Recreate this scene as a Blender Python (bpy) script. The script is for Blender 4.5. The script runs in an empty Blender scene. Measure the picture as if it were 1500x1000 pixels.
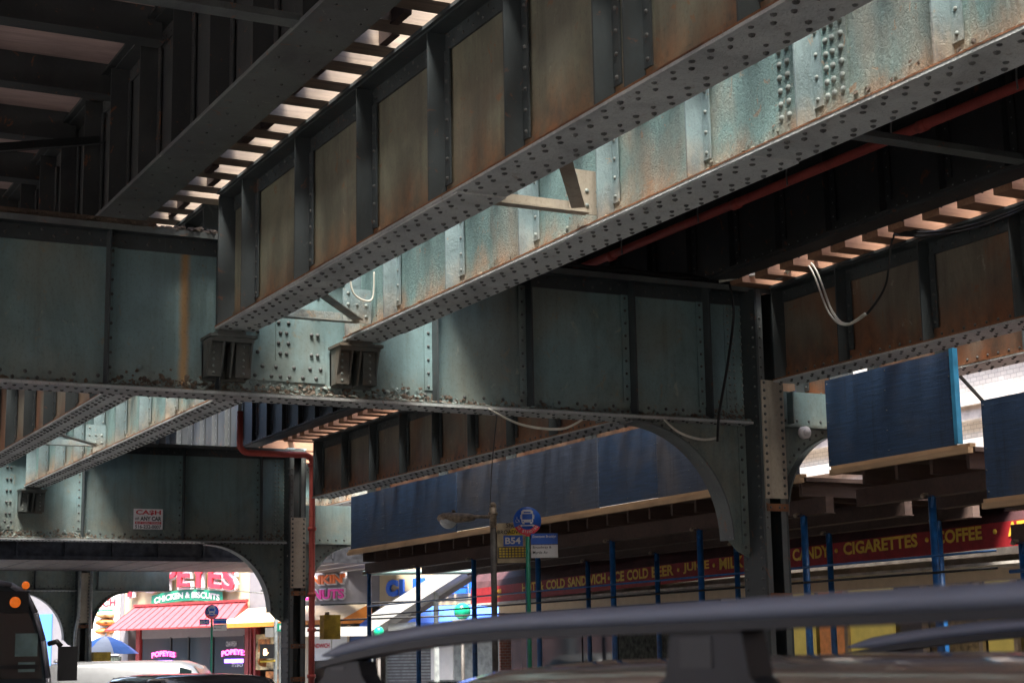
import bpy, math, random
from mathutils import Vector, Matrix
S = bpy.context.scene
C = bpy.context.scene.collection
R = math.radians
rnd = random.Random(7)

# ---------------------------------------------------------------- camera, world, sun
EYE = 1.6
cd = bpy.data.cameras.new('camera'); cam = bpy.data.objects.new('camera', cd); C.objects.link(cam)
cd.sensor_width = 36; cd.lens = 60.0; cd.clip_start = 0.05; cd.clip_end = 2000
yaw, pitch, roll = R(27.4), R(10.47), R(1.0)
fw0 = Vector((math.sin(yaw), math.cos(yaw), 0)); rt0 = Vector((math.cos(yaw), -math.sin(yaw), 0)); up0 = Vector((0, 0, 1))
fw = fw0*math.cos(pitch) + up0*math.sin(pitch); uu = up0*math.cos(pitch) - fw0*math.sin(pitch)
rt = rt0*math.cos(roll) - uu*math.sin(roll); up = uu*math.cos(roll) + rt0*math.sin(roll)
m = Matrix((rt, up, -fw)).transposed().to_4x4(); m.translation = Vector((0, 0, EYE)); cam.matrix_world = m
cd.dof.use_dof = True; cd.dof.focus_distance = 17.0; cd.dof.aperture_fstop = 6.0
S.camera = cam
w = bpy.data.worlds.new('World'); S.world = w; w.use_nodes = True
nt = w.node_tree; bg = nt.nodes['Background']
sky = nt.nodes.new('ShaderNodeTexSky'); sky.sky_type = 'NISHITA'; sky.sun_disc = False
SUN_EL, SUN_AZ = R(65), R(213)          # azimuth clockwise from +Y
sky.sun_elevation = SUN_EL; sky.sun_rotation = SUN_AZ; sky.dust_density = 3.0; sky.air_density = 1.0
nt.links.new(sky.outputs[0], bg.inputs[0]); bg.inputs[1].default_value = 0.15
sl = bpy.data.lights.new('sun', 'SUN'); sl.energy = 4.0; sl.angle = R(24); sl.color = (1, .95, .87)
so = bpy.data.objects.new('sun', sl); C.objects.link(so)
sd = Vector((math.sin(SUN_AZ)*math.cos(SUN_EL), math.cos(SUN_AZ)*math.cos(SUN_EL), math.sin(SUN_EL)))
so.rotation_euler = sd.to_track_quat('Z', 'Y').to_euler()
S.view_settings.view_transform = 'Standard'; S.view_settings.look = 'None'
S.view_settings.exposure = 2.65; S.view_settings.gamma = 1
try: S.cycles.max_bounces = 10; S.cycles.diffuse_bounces = 6
except Exception: pass

# ---------------------------------------------------------------- materials
def nm(name):
    mt = bpy.data.materials.new(name); mt.use_nodes = True
    return mt, mt.node_tree, mt.node_tree.nodes['Principled BSDF']
def rgb(c): return (c[0], c[1], c[2], 1)
def mixn(t, a, b, fac, blend='MIX'):
    n = t.nodes.new('ShaderNodeMix'); n.data_type = 'RGBA'; n.blend_type = blend
    for s, v in ((6, a), (7, b)):
        if isinstance(v, tuple): n.inputs[s].default_value = rgb(v)
        else: t.links.new(v, n.inputs[s])
    if isinstance(fac, (int, float)): n.inputs[0].default_value = fac
    else: t.links.new(fac, n.inputs[0])
    return n.outputs[2]
def pos(t, sc=(1, 1, 1)):
    g = t.nodes.new('ShaderNodeNewGeometry'); mp = t.nodes.new('ShaderNodeMapping'); mp.inputs['Scale'].default_value = sc
    t.links.new(g.outputs['Position'], mp.inputs[0]); return mp.outputs[0]
def noise(t, sc, scale=1.0, detail=6, rough=.6, dist=0.0):
    n = t.nodes.new('ShaderNodeTexNoise'); n.inputs['Scale'].default_value = scale; n.inputs['Detail'].default_value = detail
    n.inputs['Roughness'].default_value = rough; n.inputs['Distortion'].default_value = dist
    t.links.new(pos(t, sc), n.inputs['Vector']); return n.outputs['Fac']
def rng(t, v, a, b, lo=0., hi=1.):
    n = t.nodes.new('ShaderNodeMapRange'); n.inputs[1].default_value = a; n.inputs[2].default_value = b
    n.inputs[3].default_value = lo; n.inputs[4].default_value = hi
    t.links.new(v, n.inputs[0]); return n.outputs[0]
def mth(t, op, a, b=0.):
    n = t.nodes.new('ShaderNodeMath'); n.operation = op
    for i, v in ((0, a), (1, b)):
        if isinstance(v, (int, float)): n.inputs[i].default_value = v
        else: t.links.new(v, n.inputs[i])
    return n.outputs[0]
def zpos(t):
    g = t.nodes.new('ShaderNodeNewGeometry'); s = t.nodes.new('ShaderNodeSeparateXYZ'); t.links.new(g.outputs['Position'], s.inputs[0]); return s.outputs[2]
def bump(t, b, h, strength, dist=.01):
    n = t.nodes.new('ShaderNodeBump'); n.inputs['Strength'].default_value = strength; n.inputs['Distance'].default_value = dist
    t.links.new(h, n.inputs['Height']); t.links.new(n.outputs[0], b.inputs['Normal'])
def steel(name, a, b, rz=None, ramt=.9, rust=(.30, .10, .03), rust2=(.10, .04, .02), patch=.0, streak=.35, dirt=(.05, .045, .04), bmp=.25, rough=.55, flake=0., light=(.5, .5, .42), chip=.5, stain=0):
    mt, t, p = nm(name)
    n1 = noise(t, (1, 1, 1), 1.3, 5, .6, .5)
    col = mixn(t, a, b, rng(t, n1, .35, .65))
    col = mixn(t, col, tuple(x*.55 for x in b), rng(t, noise(t, (.9, .9, .35), 1.0, 6, .65, .8), .5, .66, 0, .6))
    st = noise(t, (9, 9, .55), 1.0, 7, .65)
    col = mixn(t, col, dirt, rng(t, st, .5, .78, 0, streak))
    st2 = noise(t, (16, 16, .9), 1.0, 5, .7)
    col = mixn(t, col, light, rng(t, st2, .68, .76, 0, streak*.7))
    if patch:
        n3 = noise(t, (.75, .75, .5), 1.0, 4, .55, .3)
        col = mixn(t, col, rust, rng(t, n3, .53, .66, 0, patch))
    if rz is not None:
        z = zpos(t); n4 = noise(t, (2.2, 2.2, .8), 1.0, 5, .6)
        zz = mth(t, 'ADD', z, mth(t, 'MULTIPLY', n4, -.9))
        msk = rng(t, zz, rz[0]-.45, rz[1]-.45, ramt, 0)
        rc = mixn(t, rust, rust2, rng(t, noise(t, (5, 5, 3), 1.0, 6, .7), .42, .62))
        col = mixn(t, col, rc, msk)
    ch = noise(t, (6.5, 6.5, 5), 1.0, 9, .72, .8)
    if chip: col = mixn(t, col, rust, rng(t, ch, .615, .64, 0, chip)); col = mixn(t, col, light, rng(t, ch, .36, .345, 0, chip*.6))
    if stain:
        g = t.nodes.new('ShaderNodeNewGeometry'); s_ = t.nodes.new('ShaderNodeSeparateXYZ'); t.links.new(g.outputs['Position'], s_.inputs[0])
        dx = mth(t, 'ABSOLUTE', mth(t, 'ADD', mth(t, 'SUBTRACT', s_.outputs[0], stain), mth(t, 'MULTIPLY', noise(t, (0, 0, 3), 1.0, 4), .06)))
        col = mixn(t, col, (.40, .24, .10), mth(t, 'MULTIPLY', rng(t, dx, .015, .07, .9, 0), rng(t, s_.outputs[1], 17.5, 17.6, 1, 0)))
    fine = noise(t, (40, 40, 30), 1.0, 4, .7)
    col = mixn(t, col, dirt, rng(t, fine, .52, .8, 0, .45))
    t.links.new(col, p.inputs['Base Color'])
    p.inputs['Roughness'].default_value = rough; p.inputs['Specular IOR Level'].default_value = .35
    h = noise(t, (12, 12, 12), 1.0, 8, .65)
    if flake:
        v = t.nodes.new('ShaderNodeTexVoronoi'); v.feature = 'DISTANCE_TO_EDGE'; v.inputs['Scale'].default_value = 22
        t.links.new(pos(t), v.inputs['Vector'])
        h = mth(t, 'ADD', mth(t, 'MULTIPLY', noise(t, (28, 28, 22), 1.0, 6, .75, 1.2), 1.6), mth(t, 'MULTIPLY', rng(t, v.outputs['Distance'], 0, .12), flake*.3))
        bump(t, p, h, min(1, bmp+flake), .02)
    else: bump(t, p, h, bmp, .012)
    return mt
def plain(name, c, rough=.6, metal=0., var=.15, bmp=0., sc=6., emit=None, es=1., spec=.4, coat=0.):
    mt, t, p = nm(name)
    n = noise(t, (sc, sc, sc), 1.0, 5, .6)
    dk = tuple(x*(1-var*2) for x in c); lt = tuple(min(1, x*(1+var)) for x in c)
    t.links.new(mixn(t, dk, lt, rng(t, n, .3, .7)), p.inputs['Base Color'])
    p.inputs['Roughness'].default_value = rough; p.inputs['Metallic'].default_value = metal; p.inputs['Specular IOR Level'].default_value = spec
    if coat: p.inputs['Coat Weight'].default_value = coat; p.inputs['Coat Roughness'].default_value = .05
    if bmp: bump(t, p, noise(t, (sc*4,)*3, 1.0, 6, .7), bmp)
    if emit: p.inputs['Emission Color'].default_value = rgb(emit); p.inputs['Emission Strength'].default_value = es
    return mt
def wood(name, a, b, axis='Y', rough=.8, sc=18, bmp=.4):
    mt, t, p = nm(name)
    s = {'X': (.8, sc, sc), 'Y': (sc, .8, sc), 'Z': (sc, sc, .8)}[axis]
    n = noise(t, s, 1.0, 6, .7, .6); n2 = noise(t, (1.5, 1.5, 1.5), 1.0, 4)
    c = mixn(t, a, b, rng(t, n, .3, .7)); c = mixn(t, c, tuple(x*.45 for x in a), rng(t, n2, .5, .75, 0, .7))
    t.links.new(c, p.inputs['Base Color']); p.inputs['Roughness'].default_value = rough; bump(t, p, n, bmp); return mt
def ply(name, a, b, fade):
    mt, t, p = nm(name); n = noise(t, (5, 2.2, 30), 1.0, 9, .75, .5); n2 = noise(t, (1, .7, .9), 1.0, 6, .6, .6); st = noise(t, (6, 7, .5), 1.0, 6, .7)
    c = mixn(t, a, b, rng(t, n, .38, .62)); c = mixn(t, c, fade, rng(t, n2, .5, .68, 0, .75)); c = mixn(t, c, tuple(x*.35 for x in b), rng(t, st, .55, .72, 0, .7))
    c = mixn(t, c, (.30, .30, .28), rng(t, noise(t, (9, 9, 9), 1.0, 9, .75), .67, .69, 0, .35))
    t.links.new(c, p.inputs['Base Color']); p.inputs['Roughness'].default_value = .6; bump(t, p, n, .5, .01); return mt
def glass(name, c=(.02, .025, .03), rough=.05):
    mt, t, p = nm(name); p.inputs['Base Color'].default_value = rgb(c); p.inputs['Roughness'].default_value = rough
    p.inputs['Specular IOR Level'].default_value = .8; return mt
def brick(name, a, b, mo, sc=4.0, rough=.85):
    mt, t, p = nm(name)
    g = t.nodes.new('ShaderNodeNewGeometry'); s = t.nodes.new('ShaderNodeSeparateXYZ'); t.links.new(g.outputs['Position'], s.inputs[0])
    cb = t.nodes.new('ShaderNodeCombineXYZ'); t.links.new(mth(t, 'ADD', s.outputs[0], s.outputs[1]), cb.inputs[0]); t.links.new(s.outputs[2], cb.inputs[1])
    bt = t.nodes.new('ShaderNodeTexBrick'); bt.inputs['Scale'].default_value = sc; bt.inputs['Color1'].default_value = rgb(a); bt.inputs['Color2'].default_value = rgb(b)
    bt.inputs['Mortar'].default_value = rgb(mo); bt.inputs['Mortar Size'].default_value = .02
    t.links.new(cb.outputs[0], bt.inputs['Vector'])
    c = mixn(t, bt.outputs[0], (.12, .1, .09), rng(t, noise(t, (1, 1, 1), 1.2), .5, .8, 0, .5))
    t.links.new(c, p.inputs['Base Color']); p.inputs['Roughness'].default_value = rough; bump(t, p, bt.outputs['Fac'], .3); return mt

TEAL = (.175, .225, .215); TEAL2 = (.12, .15, .145); OLIVE = (.23, .235, .165); OLIVE2 = (.15, .15, .115)
M = {}
M['webA'] = steel('olive_weathered_steel', OLIVE, OLIVE2, rz=(4.95, 5.5), ramt=.8, rust=(.26, .10, .035), rust2=(.07, .04, .03), streak=.55, light=(.3, .3, .22), patch=.1)
M['webB'] = steel('flaking_grey_green_steel', (.27, .44, .43), (.21, .34, .325), rz=(4.85, 5.3), ramt=.9, rust=(.55, .26, .11), rust2=(.38, .28, .18), patch=.35, streak=.3, flake=.6, bmp=.5, light=(.55, .58, .5))
M['webD'] = steel('rust_stained_brown_steel', (.22, .20, .15), (.16, .14, .115), rz=(4.8, 5.4), ramt=.85, rust=(.25, .09, .03), rust2=(.08, .035, .02), streak=.5, patch=.5, light=(.45, .45, .38))
M['bent'] = steel('blue_grey_painted_steel', (.20, .315, .33), (.155, .235, .235), rz=(4.3, 4.85), ramt=.4, rust=(.25, .2, .13), rust2=(.12, .11, .08), patch=.3, streak=.35, light=(.45, .45, .33), stain=4.99)
M['dark'] = steel('sooty_black_steel', (.05, .054, .055), (.034, .038, .04), streak=.3, light=(.12, .12, .11))
M['stiff'] = steel('shade_dark_teal_steel', (.06, .075, .08), (.045, .055, .058), streak=.4, light=(.2, .22, .2), chip=.3)  # colour darkened to give the stiffener legs their shade
M['cover'] = steel('buff_grey_cover_plate', (.42, .37, .29), (.32, .29, .24), streak=.4, patch=.3, rust=(.4, .2, .09))
M['stiffB'] = steel('pale_blue_stiffener_steel', (.27, .37, .39), (.21, .29, .30), rz=(4.9, 5.3), ramt=.7, rust=(.42, .27, .15), streak=.3, light=(.5, .5, .45), flake=.2)
M['flange'] = steel('speckled_grey_flange_paint', (.72, .76, .74), (.56, .6, .6), streak=0, patch=.12, bmp=.5, flake=.35, rust=(.3, .2, .13))
M['flange2'] = steel('mauve_grey_flange_paint', (.50, .51, .51), (.40, .44, .43), streak=.1, patch=.1, bmp=.4, flake=.2)
M['flangeC'] = steel('dull_green_grey_flange_paint', (.14, .165, .155), (.11, .12, .125), streak=.1, bmp=.3)
M['rivet_dark'] = plain('dark_rivet_heads', (.095, .10, .096), .6, var=.3)
M['rivet_pale'] = plain('pale_rivet_heads', (.26, .30, .28), .5, var=.3, sc=20)
M['rustedge'] = steel('orange_rust_edge', (.34, .14, .05), (.16, .07, .03), streak=.3, flake=.5, bmp=.6, dirt=(.06, .03, .02))
M['debris'] = steel('flaking_rust_crust', (.24, .19, .14), (.11, .08, .06), streak=.4, flake=.6, bmp=.8, light=(.6, .56, .48))
M['seat'] = steel('dark_bearing_bracket_steel', (.12, .14, .135), (.08, .085, .075), streak=.3, patch=.4, rust=(.2, .12, .06))
M['mattblack'] = plain('matt_black_fascia', (.022, .022, .024), .95, var=.3, spec=.1)  # even near-black, almost no sheen
M['ceil'] = wood('old_ceiling_boards', (.58, .42, .38), (.34, .25, .24), 'X', sc=6)
M['tie'] = wood('weathered_tie_timber', (.34, .265, .20), (.18, .14, .11), 'X')
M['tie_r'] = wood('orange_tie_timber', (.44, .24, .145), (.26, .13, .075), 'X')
M['plankdark'] = wood('dark_shed_timber', (.10, .06, .045), (.06, .04, .035), 'X')
M['plankedge'] = wood('tan_deck_edge_timber', (.45, .30, .17), (.3, .2, .12), 'Y')
M['redpipe'] = steel('red_painted_pipe', (.66, .13, .10), (.50, .09, .075), streak=.2, light=(.4, .2, .15), dirt=(.1, .03, .03))
M['blue'] = ply('blue_painted_plywood', (.018, .050, .115), (.012, .030, .065), (.045, .052, .075))
M['blue2'] = ply('slate_blue_plywood', (.050, .070, .11), (.028, .040, .068), (.085, .08, .085))
M['blue_lt'] = plain('bright_blue_timber_edge', (.03, .22, .40), .6)
M['post'] = plain('blue_painted_steel_post', (.014, .11, .32), .4, var=.25, sc=8, spec=.5)
M['asphalt'] = plain('asphalt', (.09, .09, .088), .9, var=.25, bmp=.4, sc=9)
M['walk'] = plain('sidewalk_concrete', (.30, .29, .27), .9, var=.15, bmp=.2, sc=3)
M['bwhite'] = brick('pale_brick', (.62, .58, .52), (.55, .5, .45), (.35, .33, .3))
M['bred'] = brick('red_brick', (.28, .11, .08), (.22, .09, .07), (.3, .28, .25))
M['btan'] = brick('tan_brick', (.42, .33, .24), (.36, .28, .2), (.35, .33, .3))
M['stone'] = plain('cornice_stone', (.5, .46, .41), .85, var=.2, bmp=.3, sc=4)
M['cream'] = plain('cream_stucco', (.46, .37, .23), .8, var=.06, sc=2)
M['grey'] = plain('charcoal_sign_panel', (.17, .16, .17), .6, var=.05)
M['white'] = plain('white_sign_face', (.55, .55, .54), .5, var=.04)
M['whiteL'] = plain('white_letter_backing', (.6, .6, .6), .5, var=.02)  # plain white, no glow of its own
M['red'] = plain('red_sign_letter', (.62, .03, .05), .4, var=.05)
M['redawn'] = plain('red_metal_awning', (.42, .06, .07), .5, var=.08)
M['redbody'] = plain('dark_red_frame', (.25, .03, .03), .5)
M['green'] = plain('green_sign', (.015, .19, .11), .45, var=.05)
M['orange'] = plain('orange_awning', (.6, .2, .03), .5, var=.05)
M['paleawn'] = plain('pale_peach_awning', (.60, .48, .33), .6, var=.05)
M['letblue'] = plain('blue_sign_letter', (.02, .12, .55), .4, var=.05)
M['awnblue'] = plain('blue_awning', (.05, .14, .55), .6, var=.1)
M['pink'] = plain('magenta_letter', (.75, .02, .30), .4, var=.05)
M['orl'] = plain('orange_letter', (.85, .18, .03), .4, var=.05)
M['mar'] = plain('maroon_awning_fabric', (.055, .018, .02), .75, var=.25, bmp=.3, sc=3)
M['marband'] = plain('red_valance_band', (.30, .014, .02), .6, var=.15)
M['gold'] = plain('gold_lettering', (.75, .47, .05), .5, var=.12)
M['cash_w'] = plain('bumper_sign_white', (.85, .83, .82), .6, var=.05)
M['black'] = plain('black_plastic', (.015, .015, .016), .45)
M['blk_l'] = plain('black_letter', (.02, .02, .02), .5)
M['rubber'] = plain('cable_rubber', (.02, .02, .02), .6)
M['wcable'] = plain('white_cable_sheath', (.62, .60, .52), .5)
M['galv'] = plain('galvanised_conduit', (.34, .37, .36), .4, metal=.3, var=.2)
M['polegrey'] = plain('grey_brown_lamp_post', (.10, .09, .08), .6, var=.3)
M['lampbody'] = plain('tarnished_lamp_housing', (.32, .25, .18), .5, var=.35, sc=14)
M['lens'] = plain('frosted_lamp_lens', (.55, .58, .58), .2, var=.1, sc=20)
M['yellow'] = plain('scuffed_yellow_guard', (.52, .36, .05), .6, var=.2, bmp=.2)
M['sgreen'] = plain('green_street_sign', (.01, .22, .13), .4, var=.05)
M['sblue'] = plain('blue_bus_sign', (.015, .09, .42), .4, var=.05)
M['globe'] = plain('green_globe', (.01, .30, .16), .15)
M['palepipe'] = plain('pale_green_pipe', (.16, .24, .23), .5)
M['glass'] = glass('dark_shop_glass', (.04, .05, .06))
M['glass2'] = glass('car_glass', (.008, .014, .015), .12)
M['glass2'].node_tree.nodes['Principled BSDF'].inputs['Specular IOR Level'].default_value = .3
M['shop'] = plain('shop_interior', (.22, .20, .18), .8, var=.4, sc=1.2)
M['neonp'] = plain('pink_neon', (.8, .05, .3), .4, emit=(1, .08, .4), es=1.6)
M['neonv'] = plain('violet_neon', (.3, .1, .8), .4, emit=(.3, .12, 1), es=1.4)
M['handL'] = plain('lit_walk_signal_hand', (.9, .35, .1), .4, emit=(1, .55, .3), es=1.2)
M['amber'] = plain('amber_marker_lamp', (.6, .12, .015), .25, emit=(1, .2, .02), es=.08)
M['carblack'] = plain('black_car_paint', (.012, .013, .016), .25, var=.05, coat=.8, spec=.5)
M['cartan'] = plain('taupe_grey_car_paint', (.55, .46, .42), .25, metal=.2, var=.04, coat=.9)
M['carsilver'] = plain('silver_van_paint', (.16, .165, .17), .35, metal=.3, var=.05, coat=.5)
M['rail'] = plain('satin_grey_roof_rail', (.15, .165, .20), .5, var=.05, sc=3)
M['trim'] = plain('black_rubber_trim', (.012, .012, .013), .55)
M['rim'] = plain('alloy_rim', (.5, .5, .5), .3, metal=.9)
M['tyre'] = plain('tyre_rubber', (.02, .02, .02), .8)
M['busbody'] = plain('bus_grey_frame', (.16, .16, .18), .4, var=.1, coat=.3)
M['busdk'] = plain('bus_dark_front', (.02, .035, .045), .4)
M['concrete'] = plain('mezzanine_concrete', (.16, .14, .13), .8, var=.2, bmp=.3, sc=3)
M['stairgrey'] = plain('grey_stair_cladding', (.27, .265, .25), .6, var=.12, sc=3)
M['umb_b'] = plain('blue_umbrella_fabric', (.07, .22, .62), .7, var=.05)
M['poster'] = plain('poster_paper', (.8, .78, .74), .6, var=.03)
M['food1'] = plain('orange_brown_food_print', (.55, .20, .05), .6, var=.6, sc=5)
M['food2'] = plain('tan_food_print', (.75, .50, .25), .6, var=.5, sc=4)
M['skin'] = plain('skin', (.42, .24, .16), .6)
M['produce'] = plain('dark_green_display', (.05, .06, .045), .8, var=.9, sc=9)
M['yel_panel'] = plain('yellow_shop_panel', (.60, .48, .12), .6, var=.15, sc=2, emit=(.8, .6, .15), es=.035)  # faint glow put into the panel for the lit shop interior
M['ora_panel'] = plain('orange_shop_panel', (.55, .2, .07), .6, var=.35, sc=3, emit=(.8, .3, .1), es=.03)  # glows slightly too, standing for interior light
M['signyel'] = plain('yellow_sign_print', (.7, .5, .05), .6, var=.1)
M['signold'] = plain('faded_banner_vinyl', (.42, .34, .22), .7, var=.2)

# ---------------------------------------------------------------- mesh builder
class MB:
    def __init__(s): s.v = []; s.f = []; s.m = []; s.sm = []
    def add(s, vs, fs, mi=0, sm=False):
        o = len(s.v); s.v += [tuple(v) for v in vs]; s.f += [tuple(i+o for i in f) for f in fs]
        s.m += [mi]*len(fs); s.sm += [sm]*len(fs); return s
    def box(s, x0, x1, y0, y1, z0, z1, mi=0):
        if x0 > x1: x0, x1 = x1, x0
        if y0 > y1: y0, y1 = y1, y0
        if z0 > z1: z0, z1 = z1, z0
        return s.add([(x, y, z) for z in (z0, z1) for y in (y0, y1) for x in (x0, x1)],
                     [(0, 2, 3, 1), (4, 5, 7, 6), (0, 1, 5, 4), (2, 6, 7, 3), (0, 4, 6, 2), (1, 3, 7, 5)], mi)
    def obox(s, o, a, b, c, mi=0):      # box from corner o and three edge vectors
        o, a, b, c = map(Vector, (o, a, b, c))
        vs = [o + a*i + b*j + c*k for k in (0, 1) for j in (0, 1) for i in (0, 1)]
        fs = [(0, 2, 3, 1), (4, 5, 7, 6), (0, 1, 5, 4), (2, 6, 7, 3), (0, 4, 6, 2), (1, 3, 7, 5)]
        if a.cross(b).dot(c) < 0: fs = [f[::-1] for f in fs]
        return s.add(vs, fs, mi)
    def beam(s, p, q, wd, ht, mi=0, upv=(0, 0, 1)):   # rectangular bar p->q
        p, q = Vector(p), Vector(q); d = (q-p); u = Vector(upv); r = d.cross(u).normalized(); u2 = r.cross(d).normalized()
        return s.obox(p - r*wd/2 - u2*ht/2, r*wd, d, u2*ht, mi)
    def prism(s, pts, ax, a, b, mi=0):   # polygon in the two other axes, extruded along ax
        def mk(p, t):
            return {'X': (t, p[0], p[1]), 'Y': (p[0], t, p[1]), 'Z': (p[0], p[1], t)}[ax]
        n = len(pts); vs = [mk(p, a) for p in pts] + [mk(p, b) for p in pts]
        fs = [tuple(range(n)), tuple(range(2*n-1, n-1, -1))] + [(i, i+n, (i+1) % n+n, (i+1) % n) for i in range(n)]
        return s.add(vs, fs, mi)
    def tube(s, pts, r, n=10, mi=0, cap=True):
        P = [Vector(p) for p in pts]; rs = r if isinstance(r, (list, tuple)) else [r]*len(P); vs = []; fs = []
        u = None
        for i, p in enumerate(P):
            d = (P[min(i+1, len(P)-1)] - P[max(i-1, 0)]).normalized()
            if u is None: u = d.orthogonal().normalized()
            u = (u - d*u.dot(d)).normalized(); v = d.cross(u)
            for k in range(n):
                a = 2*math.pi*k/n; vs.append(p + (u*math.cos(a) + v*math.sin(a))*rs[i])
        for i in range(len(P)-1):
            for k in range(n): fs.append((i*n+k, i*n+(k+1) % n, (i+1)*n+(k+1) % n, (i+1)*n+k))
        if cap: fs += [tuple(range(n-1, -1, -1)), tuple(range((len(P)-1)*n, len(P)*n))]
        return s.add(vs, fs, mi, True)
    def dome(s, c, nrm, r, h=None, n=8, mi=0):
        c, d = Vector(c), Vector(nrm).normalized(); u = d.orthogonal().normalized(); v = d.cross(u); h = h or r*.75
        vs = []
        for rr, hh in ((1, -.1), (.82, .55)):
            for k in range(n):
                a = 2*math.pi*k/n; vs.append(c + (u*math.cos(a)+v*math.sin(a))*r*rr + d*h*hh)
        vs.append(c + d*h)
        fs = [(k, (k+1) % n, n+(k+1) % n, n+k) for k in range(n)] + [(n+k, n+(k+1) % n, 2*n) for k in range(n)]
        return s.add(vs, fs, mi, True)
    def sphere(s, c, r, nu=20, nv=12, mi=0, sc=(1, 1, 1), z0=-1, z1=1):
        vs = []; fs = []
        for j in range(nv+1):
            ph = math.asin(z0) + (math.asin(z1)-math.asin(z0))*j/nv
            for i in range(nu):
                a = 2*math.pi*i/nu
                vs.append((c[0]+r*sc[0]*math.cos(ph)*math.cos(a), c[1]+r*sc[1]*math.cos(ph)*math.sin(a), c[2]+r*sc[2]*math.sin(ph)))
        for j in range(nv):
            for i in range(nu): fs.append((j*nu+i, j*nu+(i+1) % nu, (j+1)*nu+(i+1) % nu, (j+1)*nu+i))
        return s.add(vs, fs, mi, True)
    def build(s, name, mats, root=None, label=None):
        o = Vector((0, 0, 0)); q = root
        while q is not None: o += q.location; q = q.parent
        me = bpy.data.meshes.new(name)
        me.from_pydata([(v[0]-o.x, v[1]-o.y, v[2]-o.z) for v in s.v], [], s.f)
        if not isinstance(mats, (list, tuple)): mats = [mats]
        for k in mats: me.materials.append(M[k] if isinstance(k, str) else k)
        me.polygons.foreach_set('material_index', s.m); me.polygons.foreach_set('use_smooth', s.sm); me.update()
        ob = bpy.data.objects.new(name, me); C.objects.link(ob)
        if root is not None: ob.parent = root
        if label: ob['label'] = label
        return ob
def tag(o, label, cat, group=None, kind=None):
    if label: o['label'] = label
    if cat: o['category'] = cat
    if group: o['group'] = group
    if kind: o['kind'] = kind
    return o
def thing(name, label, cat, loc, group=None):
    o = bpy.data.objects.new(name, None); C.objects.link(o); o.location = loc; o.empty_display_size = .2
    return tag(o, label, cat, group)
def struct(o): o['kind'] = 'structure'; return o
def copy_tree(o, parent=None):
    c = o.copy(); C.objects.link(c)
    if parent is not None: c.parent = parent
    for ch in list(o.children): copy_tree(ch, c)
    return c
_tc = {}
def tmesh(s, bold=.0):
    if (s, bold) in _tc: return _tc[(s, bold)]
    cu = bpy.data.curves.new('t', 'FONT'); cu.body = s; cu.offset = bold; cu.resolution_u = 3
    ob = bpy.data.objects.new('t', cu); C.objects.link(ob); dg = bpy.context.evaluated_depsgraph_get()
    me = bpy.data.meshes.new_from_object(ob.evaluated_get(dg)); vs = [v.co.copy() for v in me.vertices]; fs = [tuple(p.vertices) for p in me.polygons]
    bpy.data.objects.remove(ob); bpy.data.curves.remove(cu); bpy.data.meshes.remove(me)
    _tc[(s, bold)] = (vs, fs); return vs, fs
def put_text(mb, s, o, r, u, wd, ht, mi=0, bold=.02, thick=0.01, arc=0.):
    """text fitted to wd x ht, lower-left corner o, along r and u; thick gives depth towards the reader"""
    vs, fs = tmesh(s, bold)
    x0 = min(v.x for v in vs); x1 = max(v.x for v in vs); y0 = min(v.y for v in vs); y1 = max(v.y for v in vs)
    o, r, u = Vector(o), Vector(r).normalized(), Vector(u).normalized(); n = r.cross(u)
    def at(v, d):
        a = (v.x-x0)/(x1-x0); b = (v.y-y0)/(y1-y0)
        return o + r*wd*a + u*(ht*b + arc*(1-(2*a-1)**2)) + n*d
    front = [at(v, thick) for v in vs]; mb.add(front, fs, mi)
    if thick > .012:
        ed = {}
        for f in fs:
            for i in range(len(f)):
                e = (f[i], f[(i+1) % len(f)])
                if (e[1], e[0]) in ed: del ed[(e[1], e[0])]
                else: ed[e] = 1
        off = len(front); vv = front + [at(v, 0) for v in vs]
        mb.add(vv, [(a, a+off, b+off, b) for a, b in ed], mi)

# ---------------------------------------------------------------- ground, road, pavements
struct(MB().box(-400, 400, -200, 700, -.6, -.15).build('ground', 'asphalt'))
struct(MB().box(1.0, 12.7, -60, 300, -.149, -.145).build('road', 'asphalt'))
struct(MB().box(12.7, 17.2, -60, 300, -.15, 0).build('pavement', 'walk'))
struct(MB().box(-18, 1.0, -60, 300, -.15, 0).build('pavement', 'walk'))
mk = MB()
for i in range(60): mk.box(6.8, 6.92, -60+i*5, -57+i*5, -.141, -.139)
struct(mk.build('road_marking', 'white'))

# ---------------------------------------------------------------- riveted plate girders
def fl_rivets(mb, xc, y0, y1, z, offs=(-.155, -.085, .085, .155), pitch=.2, r=.02, mi=2, dn=True):
    for k, ofx in enumerate(offs):
        y = y0 + .05 + (pitch/2 if k % 2 else 0)
        while y < y1: mb.dome((xc+ofx+rnd.uniform(-.004, .004), y+rnd.uniform(-.006, .006), z), (rnd.uniform(-.08, .08), 0, -1 if dn else 1), r*rnd.uniform(.85, 1.2), r*rnd.uniform(.6, 1.1), mi=mi); y += pitch
def flake(b, p, n, sz, r2, mi=0):
    p, n = Vector(p), Vector(n).normalized(); u = n.orthogonal().normalized(); v = n.cross(u); m_ = 5; a0 = r2.uniform(0, 6)
    vs = [p+(u*math.cos(a0+k*1.257)+v*math.sin(a0+k*1.257))*sz*r2.uniform(.6, 1.3)+n*r2.uniform(-.3, .2)*sz for k in range(m_)] + [p+n*sz*r2.uniform(.2, .5)]
    b.add(vs, [(k, (k+1) % m_, m_) for k in range(m_)], mi)
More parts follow.
